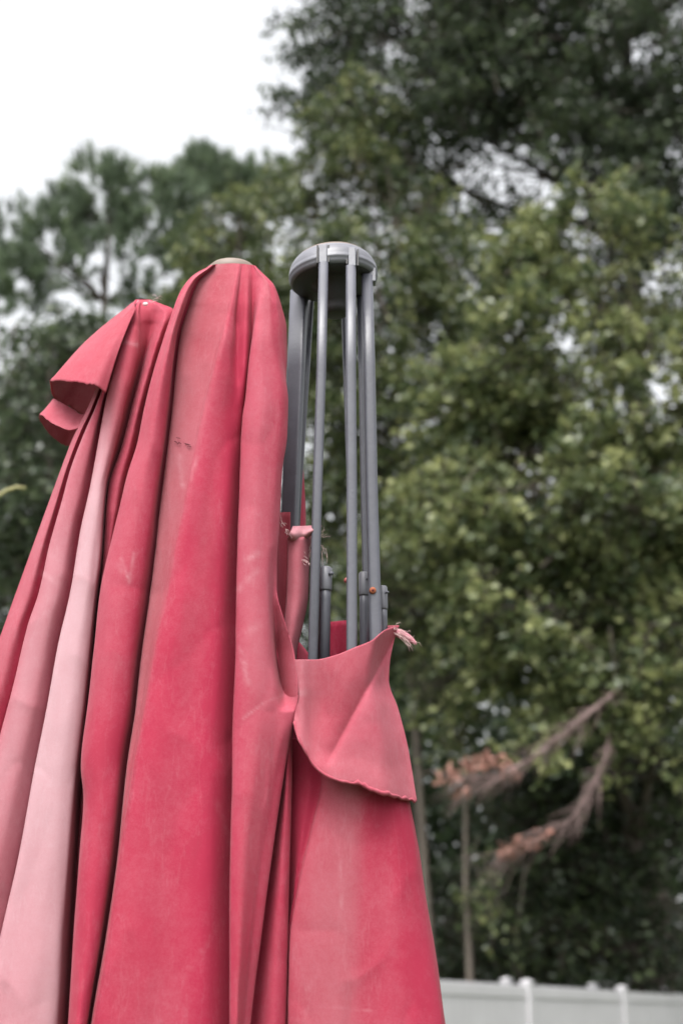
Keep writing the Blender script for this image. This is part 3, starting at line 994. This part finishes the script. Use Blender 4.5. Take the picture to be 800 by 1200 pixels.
rows2 = list(np.concatenate([np.arange(312, 400, 2), np.arange(400, 700, 3), np.arange(700, 860, 2), np.arange(860, 1232, 3)])) + ROWS_END
sheet('canopy_panel', K2, rows2, 1.61, [(312, .56), (316, .60), (324, .68), (335, .76), (355, .86), (390, .95), (440, 1.0)], 4.6, 7,
      scuffs=[(142, 655, 152, 683, 1.8, .38), (157, 650, 152, 683, 1.8, .38), (138, 662, 143, 668, 3, .3), (290, 655, 302, 648, 3.5, .45), (281, 690, 300, 670, 4, .3),
              (285, 842, 310, 823, 1.5, .35), (310, 823, 330, 815, 1.5, .3), (283, 760, 290, 800, 4, .3), (232, 535, 224, 560, 2.5, .3), (210, 535, 214, 570, 3.5, .25), (282, 745, 300, 735, 6, .2),
              (214, 1147, 240, 1110, 1.8, .13), (240, 1110, 262, 1075, 1.8, .1), (255, 940, 270, 990, 3, .12), (270, 620, 268, 700, 5, .08)],
      seed=1, arch=3.5)

# ---- left canopy (the lower hump, bleached panels)
J0 = [(351, 159), (362, 150), (400, 132), (440, 118), (480, 102), (507, 88), (522, 82), (595, 55), (700, 17), (747, 0), (900, -55), (1200, -150), (1950, -330)]
B1 = [(351, 161), (362, 155), (400, 138), (440, 125), (480, 110), (505, 99), (550, 82), (587, 72), (640, 57), (697, 44), (732, 32), (795, 17), (860, 0), (1000, -38), (1200, -95), (1950, -250)]
B2 = [(351, 162), (362, 157), (400, 142), (435, 132), (462, 125), (505, 117), (570, 105), (615, 95), (697, 81), (757, 67), (830, 54), (907, 39), (1001, 22), (1099, 0), (1200, -22), (1950, -150)]
FR = [(351, 166), (362, 164), (405, 165), (440, 158), (470, 150), (500, 143), (530, 135), (570, 125), (600, 122), (660, 118), (700, 113), (762, 107), (820, 101), (900, 92), (1050, 80), (1200, 71), (1950, 10)]
B4 = [(351, 169), (357, 173), (367, 178), (395, 175), (422, 168), (455, 160), (527, 142), (570, 129), (660, 121), (700, 117), (762, 111), (900, 98), (1200, 80), (1950, 20)]
F4 = [(351, 171), (357, 180), (362, 186), (367, 189), (395, 180), (422, 171), (455, 161), (527, 142), (570, 128), (660, 121), (700, 117), (762, 112), (900, 100), (1200, 84), (1950, 25)]
F4R = [(351, 175), (357, 190), (362, 200), (367, 202), (400, 194), (440, 183), (480, 173), (520, 165), (600, 148), (690, 130), (900, 118), (1200, 100), (1950, 50)]
F4E = [(351, 176), (357, 192), (362, 203), (380, 210), (440, 200), (520, 185), (690, 150), (900, 140), (1200, 125), (1950, 80)]
FD = .92
K1 = [
    dict(x=J0, r=-2.5, dull=.3),
    dict(x=mixk(J0, B1, .2), r=-.6, fade=.2, dull=.3),
    dict(x=mixk(J0, B1, .6), r=.2, fade=[(520, .15), (700, .2), (900, .1)], dull=.3),
    dict(x=off(B1, -2), r=-.5, fade=.0, dull=.2),
    dict(x=off(B1, 5), r=-1.1, fade=.2, dull=.2),
    dict(x=off(B1, 1), r=.6, fade=.35, dull=.2),
    dict(x=mixk(B1, B2, .25), r=1.1, fade=[(450, .05), (520, .22), (650, .45), (800, .55)], dull=.2),
    dict(x=mixk(B1, B2, .65), r=1.0, fade=[(450, .05), (520, .2), (600, .3), (650, .42), (800, .46), (1000, .42)], dull=.2),
    dict(x=off(B2, -2), r=-.5, fade=[(450, 0), (700, .2), (900, .4)]),
    dict(x=off(B2, 5), r=-1.4, fade=[(450, 0), (700, .2), (900, .4)]),
    dict(x=off(B2, 1), r=.9, fade=[(440, .05), (520, .5), (600, .7), (800, FD), (1000, .8), (1200, .5)], dull=.3),
    dict(x=mixk(B2, FR, .3), r=1.5, fade=[(420, .05), (470, .25), (520, .6), (580, .9), (700, FD), (950, .85), (1200, .55)], dull=.3),
    dict(x=mixk(B2, FR, .65), r=1.7, fade=[(440, 0), (500, .2), (540, .5), (590, .85), (800, FD), (950, .85), (1200, .6)], dull=[(352, .6), (540, .5)]),
    dict(x=mixk(B2, FR, .93), r=1.0, fade=[(480, 0), (540, .3), (580, .7), (700, .8)], dull=[(352, .6), (540, .6)]),
    dict(x=off(FR, -1), r=[(352, .4), (1200, -.5)], fade=[(520, 0), (580, .5), (700, .6)], dull=.5),
    dict(x=B4, r=[(351, 0), (380, -2.4), (450, -2.6), (650, -3), (720, -6)], dull=.5),
    dict(x=F4, r=[(351, 0), (380, -1.0), (600, -.8), (800, -3)], fade=.1, dull=.2),
    dict(x=mixk(F4, F4R, .4), r=[(351, 0), (380, .3), (600, .2), (800, -3)], fade=.1, dull=.2),
    dict(x=F4R, r=[(351, 0), (380, -1.8), (800, -4)], dull=.3),
    dict(x=F4E, r=[(351, 0), (380, -3.8)], dull=.3),
    dict(x=mixk(J0, F4E, .85), r=[(351, -.3), (400, -6)], back=True),
    dict(x=mixk(J0, F4E, .65), r=[(351, -.5), (400, -5)], back=True),
    dict(x=mixk(J0, F4E, .45), r=[(351, -.5), (400, -7)], back=True),
    dict(x=mixk(J0, F4E, .25), r=[(351, -.4), (400, -5)], back=True),
    dict(x=mixk(J0, F4E, .1), r=[(351, -.2), (400, -4)], back=True),
]
rows1 = list(np.concatenate([np.arange(351, 420, 2), np.arange(420, 1232, 3)])) + ROWS_END
sheet('canopy_panel', K1, rows1, 1.66, [(351, 0), (355, .3), (362, .5), (376, .75), (400, .9), (450, 1)], 4.0, 7,
      scuffs=[(88, 678, 103, 677, 1.3, .8), (103, 677, 110, 680, 1.3, .6), (50, 672, 70, 685, 3, .4), (98, 600, 112, 575, 5, .3), (140, 400, 160, 404, 2.5, .35), (110, 560, 118, 640, 5, .25)],
      seed=2, label='left canopy panel bleached to pale pink', cap_top=True)

# ---- right canopy panel under the torn flap
G0 = [(800, 347), (845, 348), (905, 345), (1000, 343), (1110, 338), (1200, 336), (1950, 320)]
G1 = [(800, 372), (845, 376), (911, 377), (970, 365), (1024, 352), (1110, 339), (1200, 337), (1950, 325)]
G3 = [(800, 420), (905, 428), (1012, 428), (1200, 430), (1950, 440)]
G4 = [(800, 440), (905, 448), (1012, 452), (1200, 466), (1950, 520)]
G5 = [(800, 450), (905, 464), (1012, 468), (1200, 486), (1950, 570)]
G6 = [(800, 455), (831, 462), (874, 470), (908, 475), (941, 480), (975, 487), (1057, 499), (1125, 510), (1200, 521), (1950, 640)]
K3 = [
    dict(x=off(G0, -14), r=-5, dull=.2),
    dict(x=G0, r=-2.2, dull=.2),
    dict(x=mixk(G0, G1, .5), r=-1.3, dull=.1),
    dict(x=off(G1, -3), r=-1.3, dull=.1),
    dict(x=off(G1, 1), r=-1.0, fade=.1, dull=.4),
    dict(x=off(G1, 1), r=.2, fade=.08, dull=.35),
    dict(x=mixk(G1, G3, .3), r=.9, fade=.14, dull=.45),
    dict(x=mixk(G1, G3, .75), r=1.2, fade=[(900, .16), (1200, .15)], dull=.5),
    dict(x=G3, r=[(850, 1.0), (1200, 1.0)], fade=.06, dull=.3),
    dict(x=G4, r=[(850, .7), (950, .5), (1200, .9)], fade=[(900, 0), (1050, .06), (1200, .1)], dull=.15),
    dict(x=G5, r=[(850, .4), (1200, .5)], fade=[(900, 0), (1100, .02)], dull=.1),
    dict(x=mixk(G5, G6, .75), r=-1.0, dull=.05),
    dict(x=G6, r=-3.0, dull=.05),
    dict(x=mixk(G0, G6, .93), r=-7, back=True, dull=.2),
    dict(x=mixk(G0, G6, .75), r=-6.5, back=True, dull=.2),
    dict(x=mixk(G0, G6, .55), r=-8.5, back=True, dull=.2),
    dict(x=mixk(G0, G6, .35), r=-6.5, back=True, dull=.2),
    dict(x=mixk(G0, G6, .1), r=-7, back=True, dull=.2),
]
sheet('canopy_panel', K3, list(range(866, 1232, 3)) + ROWS_END, 1.635, [(800, 1), (1950, 1)], 5.0, 9,
      scuffs=[(398, 1000, 401, 1090, 1.5, .2), (385, 1180, 440, 1185, 1.5, .15), (360, 1160, 380, 1130, 2, .15)], seed=3)


def grid_part(name, Pts, fade, dull, parent, thick=0.0011, scuff=None, label=None):
    """Pts (rows, cols, 3) open cloth sheet given real thickness"""
    nr, nc, _ = Pts.shape
    I = np.arange(nr * nc).reshape(nr, nc)
    Fc = np.stack([I[:-1, :-1], I[1:, :-1], I[1:, 1:], I[:-1, 1:]], -1).reshape(-1, 4)
    b = lambda v: np.broadcast_to(np.asarray(v, float), (nr, nc)).reshape(-1)
    o = mesh_np(name, Pts.reshape(-1, 3), Fc, M_CLOTH, parent, True,
                {'fade': b(fade), 'dull': b(dull), 'scuff': b(0 if scuff is None else scuff)})
    md = o.modifiers.new('thickness', 'SOLIDIFY')
    md.thickness = thick
    md.offset = 0
    if label:
        o['label'] = label
    return o


def poly_eval(poly, n):
    """resample a list of tuples to n points by chord length (first two entries), smooth"""
    a = np.asarray(poly, float)
    s = np.concatenate([[0], np.cumsum(np.linalg.norm(np.diff(a[:, :2], axis=0), axis=1) + 1e-3)])
    q = np.linspace(0, s[-1], n)
    return np.stack([pchip(s, a[:, k], q) for k in range(a.shape[1])], -1)


# ---- torn flap on the right, folded over the ribs
def coons(top, bot, left, right, nr, nc):
    T, B_ = poly_eval(top, nc), poly_eval(bot, nc)
    Lf, Rt = poly_eval(left, nr), poly_eval(right, nr)
    u = np.linspace(0, 1, nc)[None, :, None]
    v = np.linspace(0, 1, nr)[:, None, None]
    return ((1 - v) * T[None] + v * B_[None] + (1 - u) * Lf[:, None] + u * Rt[:, None]
            - ((1 - u) * (1 - v) * T[0] + u * (1 - v) * T[-1] + (1 - u) * v * B_[0] + u * v * B_[-1]))


FT = [(346, 773), (368, 773), (392, 768), (415, 759), (436, 750), (452, 738), (467, 733)]
FB = [(345, 846), (349, 863), (358, 880), (372, 901), (387, 911), (404, 916), (421, 918), (436, 925), (455, 931), (470, 935), (488, 940)]
FL = [(346, 773), (348, 804), (349, 820), (346, 836), (345, 846)]
FRr = [(467, 733), (461, 752), (456, 778), (455, 797), (466, 831), (477, 874), (483, 908), (488, 940)]
nr_, nc_ = 70, 90
C2 = coons(FT, FB, FL, FRr, nr_, nc_)
cx, cy = C2[..., 0], C2[..., 1]
u_ = np.repeat(np.linspace(0, 1, nc_)[None], nr_, 0)
v_ = np.repeat(np.linspace(0, 1, nr_)[:, None], nc_, 1)
# ragged lower hem on the right half
rag = np.array([random.gauss(0, 1) for _ in range(nc_)])
cy = cy + smooth(.9, 1, v_) * (rag * 1.0 * smooth(.42, .7, np.linspace(0, 1, nc_)))[None]
# signed distance to the diagonal crease from the tip down to the left (positive = right of it)
ex, ey = 383 - 466, 899 - 742
el = math.hypot(ex, ey)
sdist = -((cx - 466) * ey - (cy - 742) * ex) / el * -1
along = np.clip(((cx - 466) * ex + (cy - 742) * ey) / el / el, -.1, 1.1)
fadeout = 1 - smooth(.88, 1.03, along)
rel = (-0.45 * np.exp(-(np.clip(-sdist, 0, 99) / 16) ** 2) * (sdist < 0) + 0.55 * np.exp(-(np.clip(sdist, 0, 99) / 30) ** 2) * (sdist >= 0)
       + np.where(sdist < 0, 0, 0))
step = smooth(-2.5, 2.5, sdist)
rel = (-0.75 * np.exp(-(np.clip(-sdist, 0, 200) / 13)) * (1 - step) + (-0.45 * np.exp(-(np.clip(sdist, 0, 200) / 7)) + .1) * step) * fadeout
rel = rel - 0.9 * np.exp(-((cx - 377) / 16) ** 2 - ((cy - 825) / 45) ** 2) + 0.6 * np.exp(-((cx - 352) / 9) ** 2)
rel = rel + 0.5 * np.exp(-((cx - 415) / 30) ** 2 - ((cy - 790) / 50) ** 2)
bulge = 1.0 * np.sin(np.pi * np.clip(u_ * .92 + .04, 0, 1)) - 3.2 * smooth(.72, 1.0, u_) ** 1.5 - 1.2 * smooth(.12, 0, u_)* 0
rel = rel + bulge + 0.35 * smooth(.8, 1, v_)
Yf = 1.562 - rel / 100
front = Pn(cx, cy, Yf)
front[..., 1] += vnoise(front.reshape(-1, 3) * np.array([30, 30, 26]), 8, 3).reshape(nr_, nc_) * .0013
wrap = []
for k in range(1, 9):
    wrap.append(Pn(cx[:, -1] - k * k * 0.55, cy[:, -1] + 0 * k, Yf[:, -1] + k * .011))
leftw = []
for k in range(6, 0, -1):
    leftw.append(Pn(cx[:, 0] - k * 1.5, cy[:, 0], Yf[:, 0] + k * .008))
full = np.concatenate([np.stack(leftw, 1), front, np.stack(wrap, 1)], 1)
pad = lambda a: np.concatenate([np.repeat(a[:, :1], 6, 1), a, np.repeat(a[:, -1:], 8, 1)], 1)
fl_scuff = pad(.25 * np.exp(-((cx - 352) / 8) ** 2 - ((cy - 812) / 4) ** 2))
flap = grid_part('torn_flap', full, pad(.12 + .08 * smooth(-6, 6, sdist) + .10 * np.exp(-((cx - 352) / 18) ** 2)), pad(.45 - .25 * smooth(-5, 5, sdist) * (1 - smooth(.6, .9, v_))), UMB, scuff=fl_scuff,  # crease shade put into the colour: duller left of it, paler right
                 label='torn canopy edge folded over the ribs')
hem_pts = [Vector(p) for p in front[-1, ::2]]
V_, Q_ = tube_arrays(hem_pts, [.0014 + .0006 * random.random() + (.0011 if i > 26 and random.random() < .35 else 0) for i in range(len(hem_pts))], 7)
bm = bmesh.new()
add_arrays(bm, V_, Q_)
hm = from_bm('rolled_hem', bm, M_CLOTH, flap)
for an, av in (('fade', .15), ('dull', .3), ('scuff', 0.0)):
    a = hm.data.attributes.new(an, 'FLOAT', 'POINT')
    a.data.foreach_set('value', np.full(len(hm.data.vertices), av, np.float32))

# ---- cloth standing behind the ribs, seen over the flap
def strip(name, left, right, nr, nc, Yl, Yr, bow, fade, dull, seed=0, label=None, wr=.0015):
    Lf, Rt = poly_eval(left, nr), poly_eval(right, nr)
    u = np.linspace(0, 1, nc)[None, :]
    x = Lf[:, :1] * (1 - u) + Rt[:, :1] * u
    y = Lf[:, 1:2] * (1 - u) + Rt[:, 1:2] * u
    Y = Yl * (1 - u) + Yr * u - bow * np.sin(np.pi * u)
    pts = Pn(x, y, Y + 0 * x)
    pts[..., 1] += vnoise(pts.reshape(-1, 3) * np.array([40, 40, 25]), seed, 3).reshape(nr, nc) * wr
    return grid_part(name, pts, fade, dull, UMB, label=label)


strip('inner_cloth', [(384, 729), (380, 745), (384, 772), (375, 860)], [(406, 727), (407, 745), (407, 772), (470, 860)], 24, 20, 1.70, 1.69, -.01, .0, .0, 5, 'deep red inside of the canopy')
strip('inner_cloth', [(350, 752), (348, 765), (346, 860)], [(366, 772), (380, 790), (390, 860)], 16, 16, 1.69, 1.72, -.012, .0, .0, 6)
strip('inner_cloth', [(344, 520), (338, 560), (334, 615), (326, 735)], [(351, 520), (355, 550), (358, 615), (352, 735)], 30, 16, 1.715, 1.73, .012, .0, .15, 7)
strip('inner_cloth', [(318, 600), (318, 680), (318, 770)], [(340, 600), (341, 690), (347, 790)], 30, 16, 1.63, 1.655, -.012, .0, .75, 9)
strip('inner_cloth', [(335, 835), (333, 900), (330, 1230)], [(385, 835), (380, 900), (350, 1230)], 40, 14, 1.69, 1.70, .0, .0, .1, 10)
# torn strap hanging beside the left rib
strip('fabric_strap', [(337, 632), (337, 660), (336, 695), (334, 722), (331, 760), (332, 790)], [(364, 628), (362, 660), (361, 697), (354, 735), (346, 772), (345, 790)], 40, 20,
      1.600, 1.612, .014, .22, .5, 11, 'torn strap of faded cloth hanging from the left rib')
# ragged glossy scrap on top of the strap
rr_ = np.random.default_rng(5)
sx = np.linspace(0, 1, 22)[None, :]
sy = np.linspace(0, 1, 14)[:, None]
X_ = 334 + (3 + 40 * sx) + 3 * (1 - sy) * (1 - sx) * 2 - 3 * sy * sx
Y_ = 617 - 1 * sx + sy * (14 + 9 * np.sin(sx * 5.5) * .6 + 6 * sx * (1 - sx)) + rr_.normal(0, .5, (14, 22)) * (sy > .85)
Dp = 1.598 + .012 * sx - .012 * np.sin(np.pi * sy) - .004 * np.sin(sx * 11)
grid_part('fabric_scrap', Pn(X_, Y_, Dp), .42, .4, UMB, scuff=.15 + .25 * np.sin(np.pi * sy) * np.ones_like(sx))

# ---- flap of the left hump, a tube opening downwards, and the curl below it
def loop_flap(name, top, hem, nr, bow, fade, dull, seed, rag=0.8, label=None):
    nc = 64
    T, H = poly_eval(top, nc), poly_eval(hem, nc)
    v = np.linspace(0, 1, nr)[:, None, None]
    G = T[None] * (1 - v) + H[None] * v
    vv = v[..., 0]
    G[..., 1] -= bow * np.sin(np.pi * vv)
    rg = np.random.default_rng(seed).normal(0, rag, nc)
    G[..., 1] += rg[None] * smooth(.93, 1, vv)
    pts = Pn(G[..., 0], G[..., 1], G[..., 2])
    pts[..., 1] += vnoise(pts.reshape(-1, 3) * np.array([30, 30, 22]), seed, 3).reshape(nr, nc) * .0018
    return grid_part(name, pts, fade, dull, UMB, label=label)


loop_flap('drooping_flap',
          [(163, 368, 1.74), (156, 360, 1.73), (153, 357, 1.71), (156, 355, 1.67), (158, 356, 1.64), (158, 359, 1.622), (159, 362, 1.610)],
          [(104, 492, 1.80), (92, 484, 1.775), (80, 476, 1.75), (67, 470, 1.73), (61, 460, 1.70), (59, 447, 1.655), (68, 446, 1.62), (80, 447, 1.60), (97, 449, 1.585), (112, 452, 1.577), (124, 461, 1.585)],
          50, 7.0, .06, .5, 21, .8, 'loose canopy flap drooping from the left hump')
loop_flap('hem_curl',
          [(106, 486, 1.66), (96, 486, 1.66), (88, 481, 1.665), (78, 475, 1.67), (69, 470, 1.685), (63, 467, 1.71), (67, 474, 1.74), (80, 482, 1.76), (98, 494, 1.77)],
          [(99, 492, 1.635), (93, 501, 1.63), (84, 504, 1.63), (74, 502, 1.635), (60, 495, 1.65), (47, 486, 1.68), (46, 488, 1.71), (52, 500, 1.74), (65, 514, 1.765), (79, 523, 1.78), (92, 524, 1.78)],
          26, 0.0, .12, .45, 22, .35)

# ---- hub, ribs, struts
tilt = Matrix.Rotation(R(-4.5), 4, 'Y') @ Matrix.Rotation(R(2), 4, 'X')
HM = Matrix.Translation(hubc) @ tilt


def lathe(name, prof, mat, parent, M, seg=56):
    V, Q = lathe_arrays(prof, seg)
    bm = bmesh.new()
    add_arrays(bm, [M @ v for v in V], Q)
    return from_bm(name, bm, mat, parent)


prof = [(0.0, -.001), (.030, -.001), (.0530, -.001), (.0545, -.0005), (.0572, .001), (.0582, .004), (.0586, .0078), (.0589, .0081), (.0586, .0118), (.0582, .0121), (.0578, .0158), (.0577, .0162),
        (.0566, .0200), (.0564, .0204), (.0548, .0240), (.0544, .0244), (.0522, .0280), (.0495, .0310), (.0465, .0334)]
hub = lathe('hub', prof, M_HUB, UMB, HM)
lathe('hub_top', [(.0468, .0330), (.0462, .0344), (.0425, .0370),  (.0360, .0395), (.0280, .0415), (.0150, .0428), (0, .0432)], M_CAPTOP, hub, HM)
lathe('hub_core', [(0, -.048), (.012, -.048), (.0165, -.046), (.0175, -.040), (.0175, -.030), (.022, -.027), (.022, -.012), (.030, -.0045), (.031, -.0035)], M_DARK, hub, HM, 32)
lathe('hub_underside', [(.0200, -.0035), (.0330, -.0045), (.0520, -.0035), (.0545, -.0015)], M_DARK, hub, HM)  # nearly flat disc; the hollow's shade is put into its dark colour


def rib(pix, w0, w1, flat, name='rib', mat=M_METAL, ref=(0, 1, 0), sq=.62):
    """pix: list of (px, py, Y); w in px; continues inside the cloth below"""
    pts, rad = [], []
    n = len(pix)
    for i, (px, py, Y) in enumerate(pix):
        pts.append(P(px, py, Y))
        dep = Y / (CT - ST * (600 - py) / F)
        rad.append((w0 + (w1 - w0) * i / (n - 1)) / 2 / F * dep)
    # square-ish section with rounded corners
    bm = bmesh.new()
    seg = 20
    V, Q = [], []
    up = Vector(ref)
    for i in range(n):
        t = (pts[min(i + 1, n - 1)] - pts[max(i - 1, 0)]).normalized()
        a = up.cross(t).normalized()
        b = t.cross(a).normalized()
        for j in range(seg):
            th = 2 * math.pi * (j + .5) / seg
            c, s = math.cos(th), math.sin(th)
            e = sq
            V.append(pts[i] + a * (math.copysign(abs(c) ** e, c) * rad[i]) + b * (math.copysign(abs(s) ** e, s) * rad[i] * flat))
    for i in range(n - 1):
        for j in range(seg):
            k = (j + 1) % seg
            Q.append((i * seg + j, i * seg + k, (i + 1) * seg + k, (i + 1) * seg + j))
    Q = [q for q in Q]
    add_arrays(bm, V, Q)
    vs = list(bm.verts)
    for e in (0, n - 1):
        try:
            bm.faces.new([vs[e * seg + j] for j in range(seg)])
        except ValueError:
            pass
    bmesh.ops.recalc_face_normals(bm, faces=bm.faces)
    return from_bm(name, bm, mat, UMB)


ribA = rib([(351, 340, 1.70), (347, 430, 1.698), (343, 520, 1.695), (340, 600, 1.69), (336, 760, 1.69), (330, 1000, 1.70)], 21, 20, .5, ref=(.5, 1, 0), sq=.3)
ribB = rib([(379, 309, 1.604), (376.5, 430, 1.600), (372, 570, 1.597), (366.5, 770, 1.596), (364, 850, 1.62), (362, 1000, 1.66)], 11.5, 11.5, 1.0)
ribC = rib([(411, 313, 1.607), (411, 430, 1.603), (412, 570, 1.600), (412, 760, 1.597), (415, 1000, 1.592)], 12, 13, 1.0)
ribD = rib([(429.8, 324, 1.638), (432.5, 430, 1.628), (435, 570, 1.625), (440, 745, 1.62), (450, 1000, 1.612)], 13.5, 16, .95)
rib([(421, 345, 1.70), (423.5, 450, 1.69), (425.5, 570, 1.68), (428, 680, 1.675), (431, 800, 1.67)], 6.5, 7, 1.0)
rib([(402, 352, 1.722), (405, 450, 1.71), (409, 570, 1.69), (413, 700, 1.68), (416, 800, 1.67)], 5, 6, 1.0)
rib([(364, 350, 1.715), (358, 450, 1.71), (350, 570, 1.71), (340, 760, 1.71)], 8, 8, 1.0)


def socket(px, py0, py1, Y, w):
    a, b = P(px, py0, Y), P(px, py1, Y)
    dep = Y / (CT - ST * (600 - py0) / F)
    bm = bmesh.new()
    for sgn in (-1, 1):
        pass
    rw = w / F * dep
    bm_box(bm, (a + b) / 2 + Vector((0, 0, 0)), (rw, .012, (a - b).length), 0, .0012)
    bmesh.ops.rotate(bm, cent=(a + b) / 2, matrix=Matrix.Rotation(R(-8), 3, 'X'), verts=bm.verts)
    return from_bm('rib_socket', bm, M_HUB, hub, False)


socket(378.5, 288, 312, 1.606, 9.5)
socket(412.5, 292, 316, 1.609, 8.5)
socket(434.5, 316, 333, 1.640, 11)
for px, py0, py1, Y in ((372, 288, 313, 1.6075), (385, 288, 312, 1.6075), (406.5, 291, 314, 1.6105), (419, 293, 316, 1.6105)):
    a, b = P(px, py0, Y), P(px, py1, Y)
    bm = bmesh.new()
    bm_box(bm, (a + b) / 2, (.0024, .011, (a - b).length * .92), 0, .0005)
    bmesh.ops.rotate(bm, cent=(a + b) / 2, matrix=Matrix.Rotation(R(-8), 3, 'X'), verts=bm.verts)
    from_bm('slot_edge', bm, M_DARK, hub, False)


def strut(px, py0, py1, Y, w, dx=0):
    """stay tube with a moulded sleeve at its upper end"""
    dep = Y / (CT - ST * (600 - py0) / F)
    top, bot = P(px, py0, Y), P(px + dx, py1, Y)
    d = (bot - top).normalized()
    rw = w / 2 / F * dep
    s = tube('strut', [top + d * .02, top + d * .04, bot], [rw * .86, rw * .9, rw * .92], M_METAL, UMB, 18)
    sl = tube('sleeve', [top, top + d * .0015, top + d * .028, top + d * .0295], [rw * .8, rw * 1.02, rw * 1.06, rw * .98], M_HUB, s, 20)
    tube('sleeve_bolt', [top + d * .010 + Vector((rw * .6, -.006, 0)), top + d * .010 + Vector((rw * 1.15, -.009, 0))], rw * .28, M_METAL, s, 10)
    return s


strut(381.5, 665, 830, 1.615, 15, -3)
strut(426, 671, 900, 1.640, 12, 2)
strut(448.5, 687, 900, 1.650, 10, 4)
# rusty bolt in the right rib and a red plug on the middle rib
def disc_bolt(name, px, py, Y, rpx, mat, parent, hole=True):
    c = P(px, py, Y)
    r0 = rpx / F * 1.75
    nrm = Vector((0.1, -1, -.1)).normalized()
    o = tube(name, [c + nrm * -.004, c + nrm * .0012, c + nrm * .0022], [r0, r0, r0 * .75], mat, parent, 14)
    if hole:
        tube('bolt_hole', [c + nrm * .001, c + nrm * .0026], [r0 * .36, r0 * .36], M_SLIT, o, 10)  # solid dark stub, its colour painting the shade in the hole
    return o


disc_bolt('rusty_bolt', 436.5, 692, 1.6135, 3.9, M_RUST, ribD)
disc_bolt('red_plug', 406, 680, 1.603, 3.0, mat_plain('red_plastic', (.26, .05, .045), .6), ribC, False)

# ---- mast, head cap and foot
mb = P(272, 1200, 1.63)
mh = P(271, 330, 1.615)
tube('mast', [(mh.x, 1.63, .08), (mh.x, 1.63, 1.2), (mh.x, 1.63, mh.z - .02)], .024, M_METAL, UMB, 20)
capc = P(272, 322, 1.632)
ck = 1.60 / F * 1.18
lathe('mast_cap', [(.030, -.012), (0.0345, -.009), (.0352, -.003), (.0338, .0035), (.0290, .0085), (.0205, .0122), (.010, .0142), (0, .0148)], M_CAPTOP, UMB, Matrix.Translation(capc), 40)
bm = bmesh.new()
bm_box(bm, (mh.x, 1.63, .04), (.75, .75, .08), 0, .02)
from_bm('base', bm, M_STONE, UMB, False)
# pale grommet at the crown of the left hump
gc = P(170.5, 356, 1.628)
lathe('grommet', [(0, .0012), (.0022, .0012), (.0032, .0004), (.0034, -.001)], M_THREAD, UMB, Matrix.Translation(gc) @ Matrix.Rotation(R(60), 4, 'X'), 16)

# ---- frayed threads and the small rip
def fray(name, spots, seed, mat=M_THREAD, rad=.00026):
    random.seed(seed)
    bm = bmesh.new()
    for (px, py, Y, dx, dy, n) in spots:
        for _ in range(n):
            p = Vector((px + random.gauss(0, 2), py + random.gauss(0, 2), Y))
            d = Vector((dx, dy, 0)) + Vector((random.gauss(0, .5), random.gauss(0, .6), 0)) * max(abs(dx), abs(dy)) * .6
            pts = []
            for i in range(6):
                t = i / 5
                pts.append(P(p.x + d.x * t + 1.6 * math.sin(3 * t + _), p.y + d.y * t + 5 * t * t * random.random(), Y + random.gauss(0, .0015)))
            add_arrays(bm, *tube_arrays(pts, [rad * (1 - .5 * i / 5) * random.uniform(.8, 1.5) for i in range(6)], 5))
    o = from_bm(name, bm, mat, UMB)
    o['kind'] = 'stuff'
    return o


fray('frayed_threads', [(466, 741, 1.592, 10, 4, 14), (472, 746, 1.592, 11, 6, 12), (462, 736, 1.59, 4, -3, 6), (332, 617, 1.585, -2, -9, 5), (334, 622, 1.585, 5, 4, 5),
                        (377, 628, 1.612, 4, -7, 7), (378, 640, 1.612, 2, 10, 6), (345, 640, 1.598, 12, 8, 10), (178, 351, 1.64, 7, -2, 6),
                        (364, 638, 1.61, -3, 12, 8), (355, 655, 1.595, 6, 3, 6)], 4)
# little torn tongue at the tip of the flap
tg = poly_eval([(464, 741), (474, 745), (482, 750), (488, 755)], 12)
tw = np.linspace(-1, 1, 5)[None, :] * np.array([4, 4.5, 5, 4.5, 4, 4, 3.6, 3.4, 3, 2.5, 1.6, .5])[:, None]
grid_part('torn_tongue', Pn(tg[:, :1] + tw * .35, tg[:, 1:2] - tw, 1.592 + .004 * np.abs(tw) / 4), .5, .2, UMB)
random.seed(8)
bm = bmesh.new()
for x0, y0, x1, y1, w_ in ((204, 517, 213, 520, 1.3), (215, 519, 224, 522, 1.1), (206, 513, 212, 514, .6), (219, 523, 225, 524, .6)):
    n = 7
    up_, lo_ = [], []
    for i in range(n):
        t = i / (n - 1)
        hw = w_ * math.sin(math.pi * min(max(t, .06), .94)) * random.uniform(.5, 1.2)
        cx_, cy_ = x0 + (x1 - x0) * t, y0 + (y1 - y0) * t + random.gauss(0, .4)
        c = on_cloth(1, cx_, cy_)
        up_.append(bm.verts.new(P(cx_, cy_ - hw, c.y)))
        lo_.append(bm.verts.new(P(cx_, cy_ + hw, c.y)))
    for i in range(n - 1):
        bm.faces.new((up_[i], up_[i + 1], lo_[i + 1], lo_[i]))
from_bm('rip', bm, M_SLIT, UMB, False)  # dark strips lying on the cloth, painting the shade inside the tears
